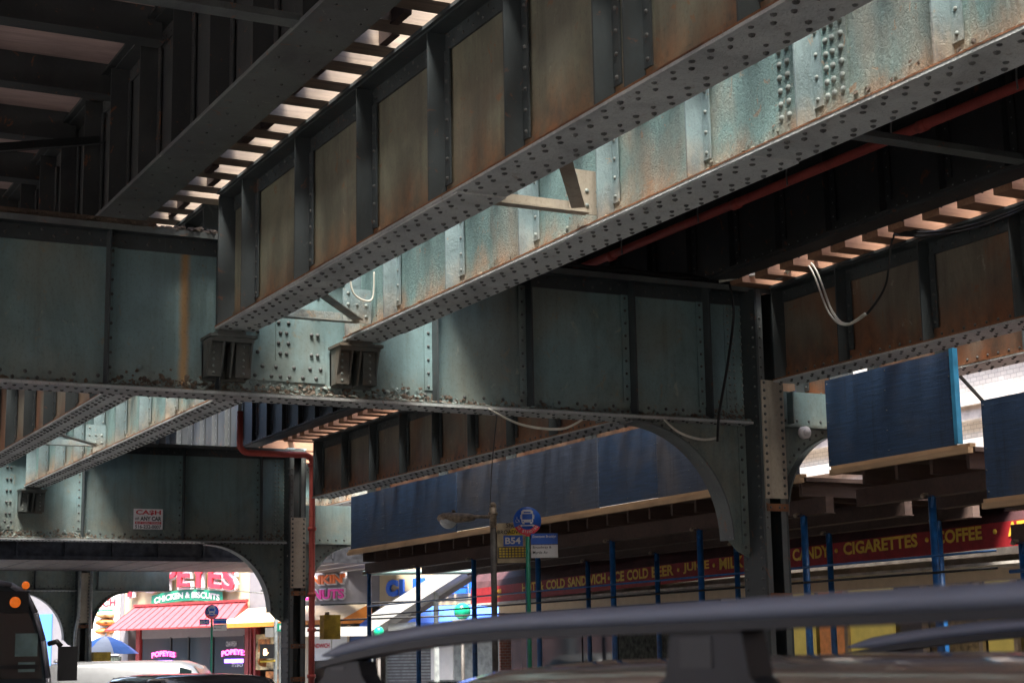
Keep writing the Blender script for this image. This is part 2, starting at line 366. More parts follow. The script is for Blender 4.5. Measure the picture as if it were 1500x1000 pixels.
def girder(label, grp, x0, y0, y1, zb, zt, sts, webm, stm, flm, wfl=.42, rivm='rivet_dark', side=-1, cover=None, wide=(), both=True, crust=False, edge='rustedge', pitch=.2, end_plate=True, rr=.02):
    """plate girder running along Y; x0 = left edge of its flange; near face rivets on side -1"""
    xc = x0 + wfl/2; t = .018
    g = thing('plate_girder', label, 'girder', (xc, y0, zb), grp)
    b = MB().box(xc-.01, xc+.01, y0, y1, zb+.03, zt-.03); b.build('web', webm, g)
    # bottom flange: plate, two angles, orange lip
    b = MB().box(x0, x0+wfl, y0, y1, zb, zb+.03, 0)
    b.box(x0-.003, x0+.02, y0, y1, zb+.022, zb+.036, 1)
    b.box(x0+wfl-.02, x0+wfl+.003, y0, y1, zb+.022, zb+.036, 1)
    for sx in (-1, 1):
        a, c = (xc-.01-.17, xc-.01) if sx < 0 else (xc+.01, xc+.01+.17)
        b.box(a, c, y0, y1, zb+.03, zb+.048, 3)
        e = (xc-.028, xc-.01) if sx < 0 else (xc+.01, xc+.028)
        b.box(e[0], e[1], y0, y1, zb+.048, zb+.19, 3)
    y = y0+.06
    while y < y1:
        b.dome((xc-.028, y, zb+.115), (-1, 0, 0), rr*.95, mi=4); y += .17
    if cover:
        b.box(x0+.01, x0+wfl-.01, cover[0], cover[1], zb-.016, zb-.0005, 0)
        fl_rivets(b, xc, cover[0], cover[1], zb-.016, pitch=pitch, r=rr)
        rest = [(y0, cover[0]), (cover[1], y1)]
    else: rest = [(y0, y1)]
    for a, c in rest:
        if c-a > .1: fl_rivets(b, xc, a, c, zb, pitch=pitch, r=rr)
    b.build('bottom_flange', [flm, edge, 'rivet_dark', webm, rivm], g)
    b = MB().box(x0, x0+wfl, y0, y1, zt-.03, zt, 0)
    for e in ((xc-.028, xc-.01), (xc+.01, xc+.028)): b.box(e[0], e[1], y0, y1, zt-.19, zt-.03, 0)
    b.box(xc-.18, xc+.18, y0, y1, zt-.048, zt-.03, 0)
    y = y0+.06
    while y < y1:
        b.dome((xc-.028, y, zt-.08), (-1, 0, 0), rr*.8, mi=1); b.dome((xc-.028, y+.085, zt-.14), (-1, 0, 0), rr*.8, mi=1); y += .17
    b.build('top_flange', [stm, rivm], g)
    for ys in sts:
        for sx in ((-1, 1) if both else (-1,)):
            b = MB(); xo = x0+.03 if sx < 0 else x0+wfl-.03; xi = xc + sx*.028
            b.box(xo, xi, ys-.009, ys+.009, zb+.05, zt-.05, 0)
            b.box(xi-.014 if sx < 0 else xi, xi if sx < 0 else xi+.014, ys-.10, ys-.009, zb+.19, zt-.19, 0)
            if sx < 0:
                z = zb+.24
                while z < zt-.2: b.dome((xi-.014, ys-.055, z), (-1, 0, 0), rr*.9, mi=1); z += .155
            b.build('stiffener', [stm, rivm], g)
    for (a, c, cols) in wide:
        b = MB().box(xc-.024, xc-.0101, a, c, zb+.19, zt-.19, 0)
        for yy in cols:
            z = zb+.24
            while z < zt-.2: b.dome((xc-.024, yy, z), (-1, 0, 0), rr*1.3, mi=1); z += .095
        b.build('splice_plate', [webm, rivm], g)
    if end_plate:
        for ye in (y0+.01, y1-.01):
            MB().box(x0+.02, x0+wfl-.02, ye-.012, ye+.012, zb+.05, zt-.05).build('end_stiffener', stm, g)
    if crust:
        b = MB(); r2 = random.Random(3)
        for k in range(int((y1-y0)*150)):
            y = r2.uniform(y0, y1); dens = .5+.5*math.sin(y*2.1)*math.sin(y*.7+1)
            if r2.random() > .25+dens*.75: continue
            q = r2.random()
            if q < .5: p = (xc-.03-r2.uniform(0, .012), y, zb+.05+abs(r2.gauss(0, .055))); nv = (-1, r2.uniform(-.5, .5), r2.uniform(-.3, .9))
            else: p = (xc-.03-r2.uniform(0, .15), y, zb+.05+r2.uniform(0, .012)); nv = (-.4, r2.uniform(-.5, .5), 1)
            flake(b, p, nv, r2.uniform(.006, .026), r2, 0 if r2.random() < .6 else 1)
        b.build('rust_flakes', ['debris', webm], g)
    return g
ext = lambda l, s, y0, y1: [y for y in l]
GP = 'riveted plate girders under the tracks'
near = [8.62-1.28*k for k in range(1, 7)]
A_st = [15.94, 14.41, 12.9, 11.45, 10.16, 8.92, 8.55] + near[0:6]
B_st = [15.65, 14.16, 12.67, 11.32, 10.02, 8.70, 7.36, 6.1, 4.8, 3.5, 2.2]
D_st = [15.31, 13.88, 12.51, 11.15, 9.8, 8.4, 7.0, 5.6, 4.2, 2.8]
Y1, Y2, Y3, Y4 = 16.93, 33.3, 50.0, 64.0
girder('olive riveted track girder crossing the top middle, dull web and dark stiffeners', GP, 5.21, .6, 16.68, 4.96, 6.42, A_st, 'webA', 'stiff', 'flange', cover=(10.9, 16.2), wide=[(8.45, 9.05, (8.62, 8.70, 8.98))])
girder('pale blue-green flaking track girder with orange rust patches, lit web', GP, 6.62, .6, 16.68, 4.94, 6.42, B_st, 'webB', 'stiffB', 'flange', rivm='rivet_pale', cover=(9.2, 16.0), wide=[(8.34, 9.14, (8.40, 8.49, 8.56, 8.98, 9.07))], crust=True)
girder('brown rust-stained track girder right of the steel column, white cable looped below it', GP, 12.1, .6, 16.55, 4.79, 5.97, D_st, 'webD', 'stiff', 'flange', edge='rustedge')
girder('brown girder edge glimpsed beyond the blue panel at the right edge', GP, 13.52, .6, 16.55, 4.79, 5.97, D_st[:6], 'webD', 'stiff', 'flange2', crust=False)
far = lambda y0, y1, st: [y0+.75+st*k for k in range(int((y1-y0-.5)/st)+1)]
girder('far rusty brown track girder behind the lower left of the cross girder', GP, 5.21, 17.2, 33.0, 4.96, 6.42, far(17.2, 33, 1.4), 'webD', 'stiff', 'flange', pitch=.22, rr=.024)
girder('far grey-blue track girder ending at the far left bracket', GP, 6.62, 17.2, 33.0, 4.94, 6.42, far(17.2, 33, 1.4), 'webB', 'stiffB', 'flange', rivm='rivet_pale', crust=True, pitch=.22, rr=.024)
girder('far olive-brown girder over the blue hoarding, left of the near column', GP, 12.1, 17.3, 32.15, 4.79, 5.97, far(17.3, 32.15, 1.4), 'webD', 'stiff', 'flange2', pitch=.24, rr=.024)
girder('far outer track girder hidden behind the olive-brown one', GP, 13.52, 17.3, 32.75, 4.79, 5.97, far(17.3, 32.75, 2.8), 'webD', 'stiff', 'flange2', pitch=.5)
for x in (5.21, 6.62, 12.1, 13.52):
    girder('track girder of the farthest span beyond the second cross girder', GP, x, 33.6, 49.6, 4.9, 6.4 if x < 10 else 5.97, far(33.6, 49.6, 1.6), 'webB', 'stiffB', 'flange2', pitch=.6)
# upper girders (platform level)
UG = 'dark upper platform girders'
girder('sooty black upper girder at top left with broad grey-green underside', UG, 4.15, .6, 50, 6.22, 7.8, [1+1.15*k for k in range(42)], 'dark', 'dark', 'flangeC', wfl=.5, edge='flangeC', pitch=.6, rr=.014)
girder('sooty black upper girder at upper right behind the red pipe', UG, 11.36, .6, 50, 6.03, 7.8, [.7+.92*k for k in range(53)], 'dark', 'dark', 'dark', wfl=.3, edge='dark', pitch=.6, rivm='rivet_pale', rr=.011)

# ---------------------------------------------------------------- cross girders (bents) with column and knees
def rough_strip(b, x0, x1, y, z, hh, dd, mi, amp, seed, step=.03):
    r2 = random.Random(seed); n = int((x1-x0)/step); vs = []; fs = []
    for i in range(n+1):
        x = x0+(x1-x0)*i/n; a = amp*(.35+.65*abs(math.sin(x*2.3+seed)))
        for (dy, dz) in ((-dd, 0), (-dd*.75, hh*.2), (-dd*.4, hh*.4), (-dd*.15, hh*.75), (0, hh)):
            k = r2.uniform(0, a); vs.append((x+r2.uniform(-.01, .01), y+dy-k*.5*(dz > 0), z+dz+k*(0 < dz)))
    for i in range(n):
        for j in range(4): fs.append((i*5+j, (i+1)*5+j, (i+1)*5+j+1, i*5+j+1))
    b.add(vs, fs, mi)
def bent(Y, zb, zt, xl, xcol, sts, label, col_label, lbl_pipe=None, rightext=1.3, rr=.021, detail=True, webm='bent', lc=True):
    g = thing('cross_girder', label, 'girder', (xcol, Y, zb), 'transverse cross girders'); t = .02
    xr = xcol-.18
    MB().box(xl, xr, Y, Y+t, zb+.03, zt-.03).build('web', webm, g)
    b = MB().box(xl, xr, Y-.2, Y+.22, zb, zb+.03, 0)
    b.box(xl, xr, Y-.018, Y, zb+.03, zb+.2, 1).box(xl, xr, Y-.16, Y-.018, zb+.03, zb+.046, 1)
    b.box(xl, xr, Y+t, Y+t+.018, zb+.03, zb+.2, 1)
    for k, of in enumerate((-.15, -.08, .1, .17)):
        x = xl+.05+(.1 if k % 2 else 0)
        while x < xr: b.dome((x, Y+of, zb), (0, 0, -1), rr, mi=2); x += .2
    x = xl+.06; k = 0
    while x < xr: b.dome((x, Y-.018, zb+(.15 if k % 2 else .09)), (0, -1, 0), rr, mi=3); x += .12; k += 1
    b.build('bottom_flange', ['flange2', webm, 'rivet_dark', 'rivet_dark'], g)
    b = MB().box(xl, xr+.35, Y-.2, Y+.22, zt-.03, zt, 0)
    b.box(xl, xr, Y-.018, Y, zt-.2, zt-.03, 1).box(xl, xr, Y-.15, Y-.018, zt-.046, zt-.03, 1).box(xl, xr+.35, Y-.21, Y-.2, zt-.06, zt+.004, 0)
    x = xl+.06; k = 0
    while x < xr: b.dome((x, Y-.018, zt-(.14 if k % 2 else .08)), (0, -1, 0), rr*.85, mi=2); x += .12; k += 1
    b.build('top_flange', ['flangeC', 'stiff', 'rivet_dark'], g)
    for xs in sts:
        b = MB().box(xs-.009, xs+.009, Y-.17, Y-.018, zb+.046, zt-.046, 0).box(xs+.009 if xs < 6 else xs-.1, xs+.1 if xs < 6 else xs-.009, Y-.032, Y-.018, zb+.2, zt-.2, 1)
        z = zb+.24
        xx = xs+.055 if xs < 6 else xs-.055
        # rivet line on the free side too
        while z < zt-.2:
            b.dome((xx, Y-.032, z), (0, -1, 0), rr*.85, mi=2); z += .15
        b.build('stiffener', ['stiff', webm, 'rivet_dark'], g)
    # end panel by the column: riveted doubling plate
    b = MB().box(xcol-.42, xr-.002, Y-.014, Y-.0005, zb+.2, zt-.2, 0)
    for xx in (xcol-.37, xcol-.3, xcol-.19):
        z = zb+.24
        while z < zt-.22: b.dome((xx, Y-.014, z), (0, -1, 0), rr*.9, mi=1); z += .085
    b.build('end_plate', [webm, 'rivet_pale'], g)
    if detail:
        # plates and rivets between the two track girders
        b = MB().box(5.66, 6.5, Y-.034, Y-.0185, zb+.2, zb+.42, 0).box(5.6, 5.95, Y-.012, Y-.0005, zb+.42, zt-.2, 0).box(6.12, 6.5, Y-.012, Y-.0005, zb+.42, zt-.2, 0).box(5.951, 6.119, Y-.024, Y-.0005, zb+.42, zt-.2, 0)
        for zz, xs_ in ((zb+.25, (5.72, 5.9, 6.0, 6.1, 6.25, 6.4)), (zb+.35, (5.8, 5.95, 6.15, 6.33, 6.45))):
            for xx in xs_: b.dome((xx, Y-.034, zz), (0, -1, 0), rr*1.1, mi=1)
        for k in range(9):
            for xx in ((5.98, 6.09) if k % 2 else (6.0, 6.07, 5.75, 6.35, 6.42)): b.dome((xx, Y-.024, zb+.5+k*.11), (0, -1, 0), rr*1.1, mi=1)
        b.build('gusset_plate', [webm, 'rivet_dark'], g)
        b = MB(); r2 = random.Random(int(Y))
        for (xa, xb_, n_, zs) in ((4.2, 8.0, 1300, .07), (8.0, xr, 500, .035), (xl, 4.2, 250, .03), (11.4, xr, 220, .09)):
            for k in range(n_):
                x = r2.uniform(xa, xb_)
                if r2.random() < .55: p = (x, Y-.02-r2.uniform(0, .01), zb+.05+abs(r2.gauss(0, zs))); nv = (r2.uniform(-.5, .5), -1, r2.uniform(-.3, .9))
                else: p = (x, Y-.02-r2.uniform(0, .17), zb+.045+r2.uniform(0, .02)); nv = (r2.uniform(-.4, .4), -.4, 1)
                flake(b, p, nv, r2.uniform(.008, .034), r2, 0 if r2.random() < .6 else 1)
        for k in range(700):
            flake(b, (r2.uniform(3, 5.5), Y-r2.uniform(-.1, .2), zt+r2.uniform(0, .05)), (r2.uniform(-.6, .6), -.6, 1), r2.uniform(.015, .05), r2, 0)
        b.build('rust_flakes', ['debris', webm], g)
    # bearing brackets under the track girders
    for xg in (5.19, 6.6):
        zt3 = 4.90; z0 = zt3-.42
        b = MB().box(xg-.06, xg+.44, Y-.37, Y-.018, zt3-.03, zt3).box(xg-.04, xg+.42, Y-.33, Y-.018, zt3-.07, zt3-.03).box(xg+.04, xg+.34, Y-.30, Y-.1, zt3, zt3+.05)
        for q in (xg-.04, xg+.10, xg+.2, xg+.40):
            b.prism([(Y-.31, zt3-.07), (Y-.018, zt3-.07), (Y-.018, z0), (Y-.2, z0), (Y-.22, z0+.08)], 'X', q, q+.018)
        b.box(xg-.04, xg+.42, Y-.06, Y-.0185, z0-.02, zt3-.07).box(xg-.045, xg+.10, Y-.225, Y-.21, z0, zt3-.07).box(xg+.26, xg+.42, Y-.225, Y-.21, z0, zt3-.07)
        for q in (xg+.02, xg+.34):
            for k in range(5): b.dome((q, Y-.225, z0+.04+k*.07), (0, -1, 0), .016, mi=1)
        b.build('bearing_bracket', ['seat', 'rivet_pale'], g)
    if rightext:
        b = MB().box(xcol+.3, xcol+rightext, Y, Y+.02, zb+.03, 4.76)
        b.box(xcol+.3, xcol+rightext, Y-.15, Y+.17, zb, zb+.03); b.box(xcol+.3, xcol+rightext, Y-.02, Y, zb+.03, zb+.16, 0)
        for xx in (.42, .6, .78, .96, 1.14): b.dome((xcol+xx, Y-.02, zb+.1), (0, -1, 0), rr, mi=1)
        b.box(xcol+.46, xcol+.48, Y-.14, Y-.02, zb+.05, 4.74, 0)
        b.build('cantilever', [webm, 'rivet_dark'], g)
    # ---- column
    c = thing('steel_column', col_label, 'column', (xcol, Y, 0), 'riveted steel columns along the kerb')
    yf, yb = Y-.32, Y+.12; x0, x1 = xcol-.18, xcol+.18
    b = MB()
    for xx in (x0, x1-.03): b.box(xx, xx+.03, yf, yb, 0, zt-.04, 0)
    b.box(x0+.03, x1-.03, Y-.01, Y+.01, 0, zt-.04, 1)
    for xx, xe in ((x0+.03, x0+.10), (x1-.10, x1-.03)):
        b.box(xx, xe, yf, yf+.016, 0, zt-.04, 2)
        b.box(xx, xe, yb-.016, yb, 0, zt-.04, 2)
    z = .3
    while z < zt-.3:
        b.dome((x0, yf+.06, z), (-1, 0, 0), rr, mi=3); b.dome((x0, yb-.06, z), (-1, 0, 0), rr, mi=3)
        if z > zb-1.3: b.dome((x0+.06, yf, z), (0, -1, 0), rr*.8, mi=3)
        z += .12
    b.build('shaft', ['stiff', 'dark', 'flangeC', 'rivet_dark'], c)
    b = MB().box(x0+.035, x1-.005, yf-.02, yf-.002, zb-.9, zb+.52, 0)
    z = zb-.84
    while z < zb+.5: b.dome((x0+.075, yf-.02, z), (0, -1, 0), rr, mi=1); b.dome((x1-.045, yf-.02, z), (0, -1, 0), rr, mi=1); z += .095
    b.build('cover_plate', ['cover', 'rivet_dark'], c, 'pale riveted cover plate on the column front')
    for zz in (zb-1.05, zb-1.6-.5, 1.2):
        b = MB().box(x0+.05, x1, yf-.014, yf-.001, zz, zz+.09, 0)
        for xx in (x0+.1, xcol+.05, x1-.06): b.dome((xx, yf-.014, zz+.045), (0, -1, 0), rr*.8, mi=1)
        b.build('batten', ['webD', 'rivet_dark'], c)
    MB().box(x0-.12, x1+.12, yf-.1, yb+.1, 0, .06).box(x0-.04, x1+.04, yf-.03, yb+.03, .06, .3).build('base_plate', 'stiff', c)
    # knees (quarter arches)
    for sx in (-1, 1):
        if sx > 0 and not rightext: continue
        rad = 1.36 if sx < 0 else 1.05; xe = x0 if sx < 0 else x1; leg = .29 if sx < 0 else .14
        cx = xe + sx*(leg+rad) ; cz = zb-rad-.02
        pts = [(xe, zb-.002), (cx+sx*.02, zb-.002)]
        arc = [(cx - sx*rad*math.sin(a), cz + rad*math.cos(a)) for a in [math.pi/2*k/16 for k in range(17)]]
        pts += arc + [(xe+sx*leg*.6, cz-.12), (xe, cz-.2)]
        b = MB(); b.prism(pts if sx < 0 else pts[::-1], 'Y', Y, Y+.02, 0)
        for k in range(16):
            a, d = arc[k], arc[k+1]
            n = Vector((cx-(a[0]+d[0])/2, 0, cz-(a[1]+d[1])/2)).normalized()*.02
            b.obox((a[0], Y-.13, a[1]), (d[0]-a[0], 0, d[1]-a[1]), (0, .28, 0), n, 1)
            mx, mz = (a[0]+d[0])/2-n.x*3, (a[1]+d[1])/2-n.z*3
            b.dome((mx, Y, mz), (0, -1, 0), rr, mi=2)
        b.box(min(xe, xe+sx*.1), max(xe, xe+sx*.1), Y-.018, Y-.0005, cz-.15, zb-.01, 0)
        z = cz-.08
        while z < zb-.05: b.dome((xe+sx*.06, Y-.018, z), (0, -1, 0), rr, mi=2); z += .15
        b.build('knee_brace', [webm, 'flangeC', 'rivet_dark'], c)
    if lc:
        c2 = thing('steel_column', 'riveted column on the far side of the road out of the lit area', 'column', (xl, Y, 0), 'riveted steel columns along the kerb')
        MB().box(xl-.2, xl+.2, Y-.3, Y-.27, 0, zt).box(xl-.2, xl+.2, Y+.25, Y+.28, 0, zt).box(xl-.01, xl+.01, Y-.27, Y+.25, 0, zt).build('shaft', 'stiff', c2)
        MB().box(xl-.32, xl+.32, Y-.4, Y+.4, 0, .06).build('base_plate', 'stiff', c2)
    return g, c
bent(Y1, 4.3, 5.98, -.9, 12.1, [2.9, 4.14, 5.3, 7.77, 8.95, 10.32, 11.37], 'blue-grey riveted cross girder spanning the middle of the view', 'near riveted steel column with curved knees at centre right')
bent(Y2, 3.95, 5.88, -.9, 12.1, [2.9, 4.14, 5.3, 7.78, 9.78, 11.4], 'dark cross girder farther back carrying the small cash sign', 'second riveted column, dark, with the red pipe running down it', rr=.024)
bent(Y3, 3.68, 5.6, -.9, 11.75, [3, 5, 7, 9, 10.4], 'farthest grey cross girder by the fried chicken shop', 'far column with yellow guards and two pale conduits', detail=False, rightext=2.6)
bent(Y4, 3.7, 5.6, -.9, 14.2, [3, 5, 7, 9, 11, 13], 'last pale cross girder glimpsed beyond the vehicle at left', 'last pale riveted column seen past the large vehicle', detail=False, rightext=0)

# sign on the second cross girder
g = thing('sign', 'small white cash for any car sign fixed to the dark cross girder', 'sign', (8.81, Y2-.05, 4.23))
MB().box(8.80, 9.38, Y2-.05, Y2-.03, 4.2, 4.6).build('board', 'cash_w', g)
b = MB(); Yc = Y2-.051
put_text(b, 'CA$H', (8.84, Yc, 4.475), (1, 0, 0), (0, 0, 1), .50, .1, 0, .03, .003)
put_text(b, 'FOR', (8.83, Yc, 4.37), (1, 0, .25), (0, 0, 1), .08, .05, 1, .02, .003)
put_text(b, 'ANY CAR', (8.93, Yc, 4.365), (1, 0, 0), (0, 0, 1), .42, .085, 1, .03, .003)
b.box(8.83, 9.35, Yc-.002, Yc+.001, 4.30, 4.35, 0)
put_text(b, 'BUY CASH TODAY', (8.85, Yc, 4.307), (1, 0, 0), (0, 0, 1), .48, .036, 2, .01, .005)
put_text(b, '516-232-0007', (8.83, Yc, 4.215), (1, 0, 0), (0, 0, 1), .52, .07, 1, .02, .003)
b.build('lettering', ['red', 'blk_l', 'cash_w'], g)

# ---------------------------------------------------------------- lateral braces
def brace(label, p, q, gus, mat, w_=.1, diag=None):
    g = thing('lateral_brace', label, 'brace', p, 'struts between the girders')
    MB().beam(p, q, w_, .012).beam((p[0], p[1]+.05, p[2]+.05), (q[0], q[1]+.05, q[2]+.05), .012, .1).build('strut', mat, g)
    if diag: MB().beam(diag[0], diag[1], .11, .012).build('diagonal', mat, g)
    if gus:
        x, y, z = gus; b = MB().box(x-.42, x-.10, y-.02, y-.008, z+.0, z+.36, 0)
        for k in range(7): b.dome((x-.36+(k % 3)*.1, y-.02, z+.05+(k//3)*.12+.02), (0, -1, 0), .02, mi=1)
        b.build('gusset_plate', [mat, 'rivet_pale'], g)
brace('tan strut with riveted gusset joining the two near track girders', (5.63, 11.45, 5.07), (6.63, 11.45, 5.07), (6.88, 11.45, 5.06), 'cover', diag=((5.66, 10.1, 5.085), (6.50, 11.36, 5.085)))
brace('pale strut between the near girder ends, at the cross girder face', (5.63, 16.3, 5.07), (6.64, 16.3, 5.07), (6.88, 16.3, 5.06), 'stiffB', diag=((5.66, 15.0, 5.085), (6.62, 16.25, 5.085)))
brace('strut between the far pair of track girders at far left', (5.63, 27.5, 5.07), (6.64, 27.5, 5.07), (6.88, 27.5, 5.06), 'stiffB', diag=((5.66, 26.2, 5.085), (6.62, 27.45, 5.085)))
brace('long dark strut running right to the black upper girder behind the red pipe', (7.05, 11.45, 6.06), (11.4, 11.45, 6.06), None, 'flangeC', .16)
brace('grey strut reaching the upper left girder from the top left', (0.5, 11.4, 6.25), (4.2, 11.4, 6.25), None, 'flangeC', .16)
brace('dark curved-looking strut low in the top left corner', (1.0, 16.0, 6.0), (4.3, 18.0, 7.2), None, 'dark', .16)

# ---------------------------------------------------------------- track timbers
def ties(grp, label, x0, x1, y0, y1, z, step, mat, wd=.2, ht=.2, zig=True):
    first = None; n = int((y1-y0)/step); rt_ = random.Random(int(x0*10))
    for k in range(n):
        y = y0+k*step
        if first is None:
            first = tag(MB().box(x0, x1, y, y+wd, z, z+ht).build('track_tie', mat), label, 'railroad tie', grp); o = first
        else:
            o = first.copy(); C.objects.link(o); o.location = (rt_.uniform(-.03, .03), k*step+rt_.uniform(-.035, .035), 0); o.scale = (1, 1, 1); o.rotation_euler.z = rt_.uniform(-.004, .004)
ties('timber ties over the left track opening', 'weathered timber tie lit from above, laid across the gap beside the olive girder', 4.66, 7.3, 1, 33, 6.425, .5, 'tie', wd=.24)
ties('timber ties over the right track', 'orange timber tie above the brown girder at right', 11.7, 14.2, 1, 33, 5.975, .5, 'tie_r', wd=.26)
ties('timber ties of the farthest span', 'timber tie beyond the second cross girder', 4.66, 7.3, 34, 50, 6.425, .7, 'tie')
ties('timber ties of the farthest right track', 'orange timber tie beyond the second cross girder at right', 11.7, 14.2, 34, 50, 5.975, .7, 'tie_r')
for i, (x, z) in enumerate(((5.42, 6.63), (6.83, 6.63), (12.3, 6.18), (13.73, 6.18))):
    tag(MB().box(x-.06, x+.06, .6, 50, z, z+.012).box(x-.01, x+.01, .6, 50, z+.012, z+.1).box(x-.035, x+.035, .6, 50, z+.1, z+.13).build('rail', 'rustedge'),
        ['steel running rail on the ties above the olive girder', 'steel running rail on the ties above the pale girder', 'steel running rail on the ties above the brown girder', 'steel running rail above the outer brown girder'][i], 'rail', 'running rails')
r3 = random.Random(21); first = None
for k in range(44):
    if k % 3 == 1: continue
    y = 1.24+.5*k
    if first is None: first = tag(MB().box(4.98, 5.05, y, y+.26, 6.43, 6.57).build('spacer_block', 'plankdark'), 'short dark spacer block wedged between two ties of the left opening', 'spacer block', 'spacer blocks in the left track opening'); y00 = y; o = first
    else: o = first.copy(); C.objects.link(o); o.location = (r3.uniform(-.16, .10), y-y00, r3.uniform(-.03, .04))
# guard timber hanging by the left opening
tag(MB().box(4.84, 4.96, 1, 33, 6.63, 6.78).build('guard_timber', 'tie'), 'long guard timber lying on the ties by the left opening', 'timber')

# ---------------------------------------------------------------- platform decks / ceilings
g = thing('platform_deck', 'old boarded platform underside with dark beams in the top left corner', 'platform', (1, .6, 7.9))
MB().box(-10, 4.64, -60, 50, 7.9, 7.98).build('boarding', 'ceil', g)  # stretched left and back out of view to block sky light
for k in range(27):
    y = 1.2+k*1.8
    MB().box(-1.5, 4.3, y, y+.03, 7.55, 7.9).box(-1.5, 4.3, y-.1, y+.13, 7.53, 7.55).build('beam', 'dark', g)
MB().box(.5, .56, .6, 33, 7.5, 7.9).box(2.2, 2.26, .6, 33, 7.5, 7.9).build('stringer', 'dark', g)
g = thing('platform_deck', 'dark closed deck between the pale girder and the right upper girder, with added light-blocking pieces behind the viewer', 'platform', (7.5, .6, 7.9))
MB().box(7.55, 11.7, -60, 34.5, 7.82, 7.9).box(7.55, 11.7, 39.2, 50, 7.82, 7.9).box(4.64, 7.55, 40.5, 50, 7.82, 7.9).box(11.7, 14.6, 40.5, 50, 7.82, 7.9).box(4.64, 7.55, -60, .3, 7.82, 7.9).box(11.7, 14.6, -60, .3, 7.82, 7.9).build('boarding', 'ceil', g)  # rear pieces unseen, added to block sky light; gap lets light reach far girders
MB().box(7.5, 7.54, .6, 50, 6.45, 7.9).build('edge_fascia', 'dark', g)
for k in range(13): MB().box(7.55, 11.36, 1.9+k*3.6, 1.94+k*3.6, 7.4, 7.82).build('beam', 'dark', g)
# debris timbers lying on the cross girder at left
b = MB(); r2 = random.Random(11)
for k in range(7):
    b.beam((.5+r2.uniform(0, .5), Y1-.1+k*.05, 6.03+.03*(k % 3)), (4.5+r2.uniform(-.4, .5), Y1-.14+k*.05, 6.02+.02*(k % 2)), .06, .05)
tag(b.build('cable_tray', 'debris'), 'bundle of rusty conduits lying along the top of the cross girder at left', 'conduits')
b = MB()
for k, (dz, dy) in enumerate(((.03, -.16), (.07, -.1), (.035, -.05))):
    b.tube([(7.6+.12*i, Y1+dy, 6.0+dz+.015*math.sin(i*.9+k)) for i in range(38)], .022, 6)
tag(b.build('conduit', 'rubber'), 'dark conduits running along the top of the cross girder at right', 'conduit')

# ---------------------------------------------------------------- pipes
def arcpts(c, r, a0, a1, ax1, ax2, n=8):
    c, ax1, ax2 = Vector(c), Vector(ax1), Vector(ax2)
    return [c + ax1*r*math.cos(a0+(a1-a0)*k/n) + ax2*r*math.sin(a0+(a1-a0)*k/n) for k in range(n+1)]
g = thing('pipe', 'long red pipe hung along the black upper girder at upper right', 'pipe', (11.0, .6, 6.65))
b = MB().tube([(11.0, .6, 6.62), (11.0, 9, 6.64), (11.0, 18.6, 6.66), (11.0, 30, 6.66)], .052, 14)
for y in (3, 6, 9.2, 12.4, 15.6, 18.4): b.tube([(11, y-.06, 6.645), (11, y+.06, 6.645)], .062, 14)
b.build('tube', 'redpipe', g)
for k in range(12):
    y = 2.3+k*1.75
    MB().tube([(11.0-.06, y, 6.55+.04), (11-.05, y, 6.6), (10.94, y, 6.7), (10.96, y, 6.9), (11.0, y, 7.8)], .009, 6).build('hanger', 'galv', g)
g = thing('pipe', 'red drain pipe bending along the second cross girder and down its column', 'pipe', (12.33, Y2-.5, 0))
yp = Y2-.92; r_ = .18
pts = [(10.66, yp, 6.5), (10.66, yp, 5.9)] + [(10.66+r_-r_*math.cos(a), yp, 5.68+r_-r_*math.sin(a)) for a in [math.pi/2*k/6 for k in range(1, 7)]]
zz = pts[-1][2]
pts += [(12.03, yp, zz)] + [(12.03+.16*math.sin(a), yp, zz-.16+.16*math.cos(a)) for a in [math.pi/2*k/6 for k in range(1, 7)]] + [(12.19, yp, 3.0), (12.19, yp, .0)]
MB().tube(pts, .062, 12).build('tube', 'redpipe', g)
for z in (zz-.2, 4.2, 2.9, 2.2, 1.3): MB().tube([(12.19, yp, z-.035), (12.19, yp, z+.035)], .085, 12).build('coupling', 'redpipe', g)
for x, y0_, dz in ((11.60, Y3-.40, 0), (11.93, Y3-.42, 0)):
    tag(MB().tube([(x, y0_, 5.0), (x, y0_, 3.0), (x-.08, y0_, 2.5), (x-.08, y0_, 0.0)] if x < 11.8 else [(x, y0_, 5.0), (x, y0_, 2.4), (x+.02, y0_, 2.2), (x+.02, y0_, 0)], .045, 8).build('conduit', 'galv'),
        'pale conduit on the left face of the far column' if x < 11.8 else 'pale conduit down the middle of the far column', 'conduit')
for x0_, x1_, lb in ((11.15, 11.5, 'yellow scuffed guard left of the far column base'), (12.02, 12.5, 'yellow scuffed guard right of the far column base')):
    tag(MB().box(x0_, x1_, Y3-.62, Y3-.1, 0, 1.95 if x0_ > 12 else 1.55).box(x0_+.03, x1_-.03, Y3-.65, Y3-.62, .1, 1.2).build('column_guard', 'yellow'), lb, 'guard')

for k, (x, z, rr_, mt_) in enumerate(((11.3, 7.3, .025, 'galv'), (1.6, 7.45, .03, 'rubber'))):
    tag(MB().tube([(x, 1, z), (x, 12, z+.01), (x, 33, z)], rr_, 8).build('conduit', mt_), ['thin conduit high on the black upper girder at right', 'conduit under the boarded platform in the top left corner'][k], 'conduit')
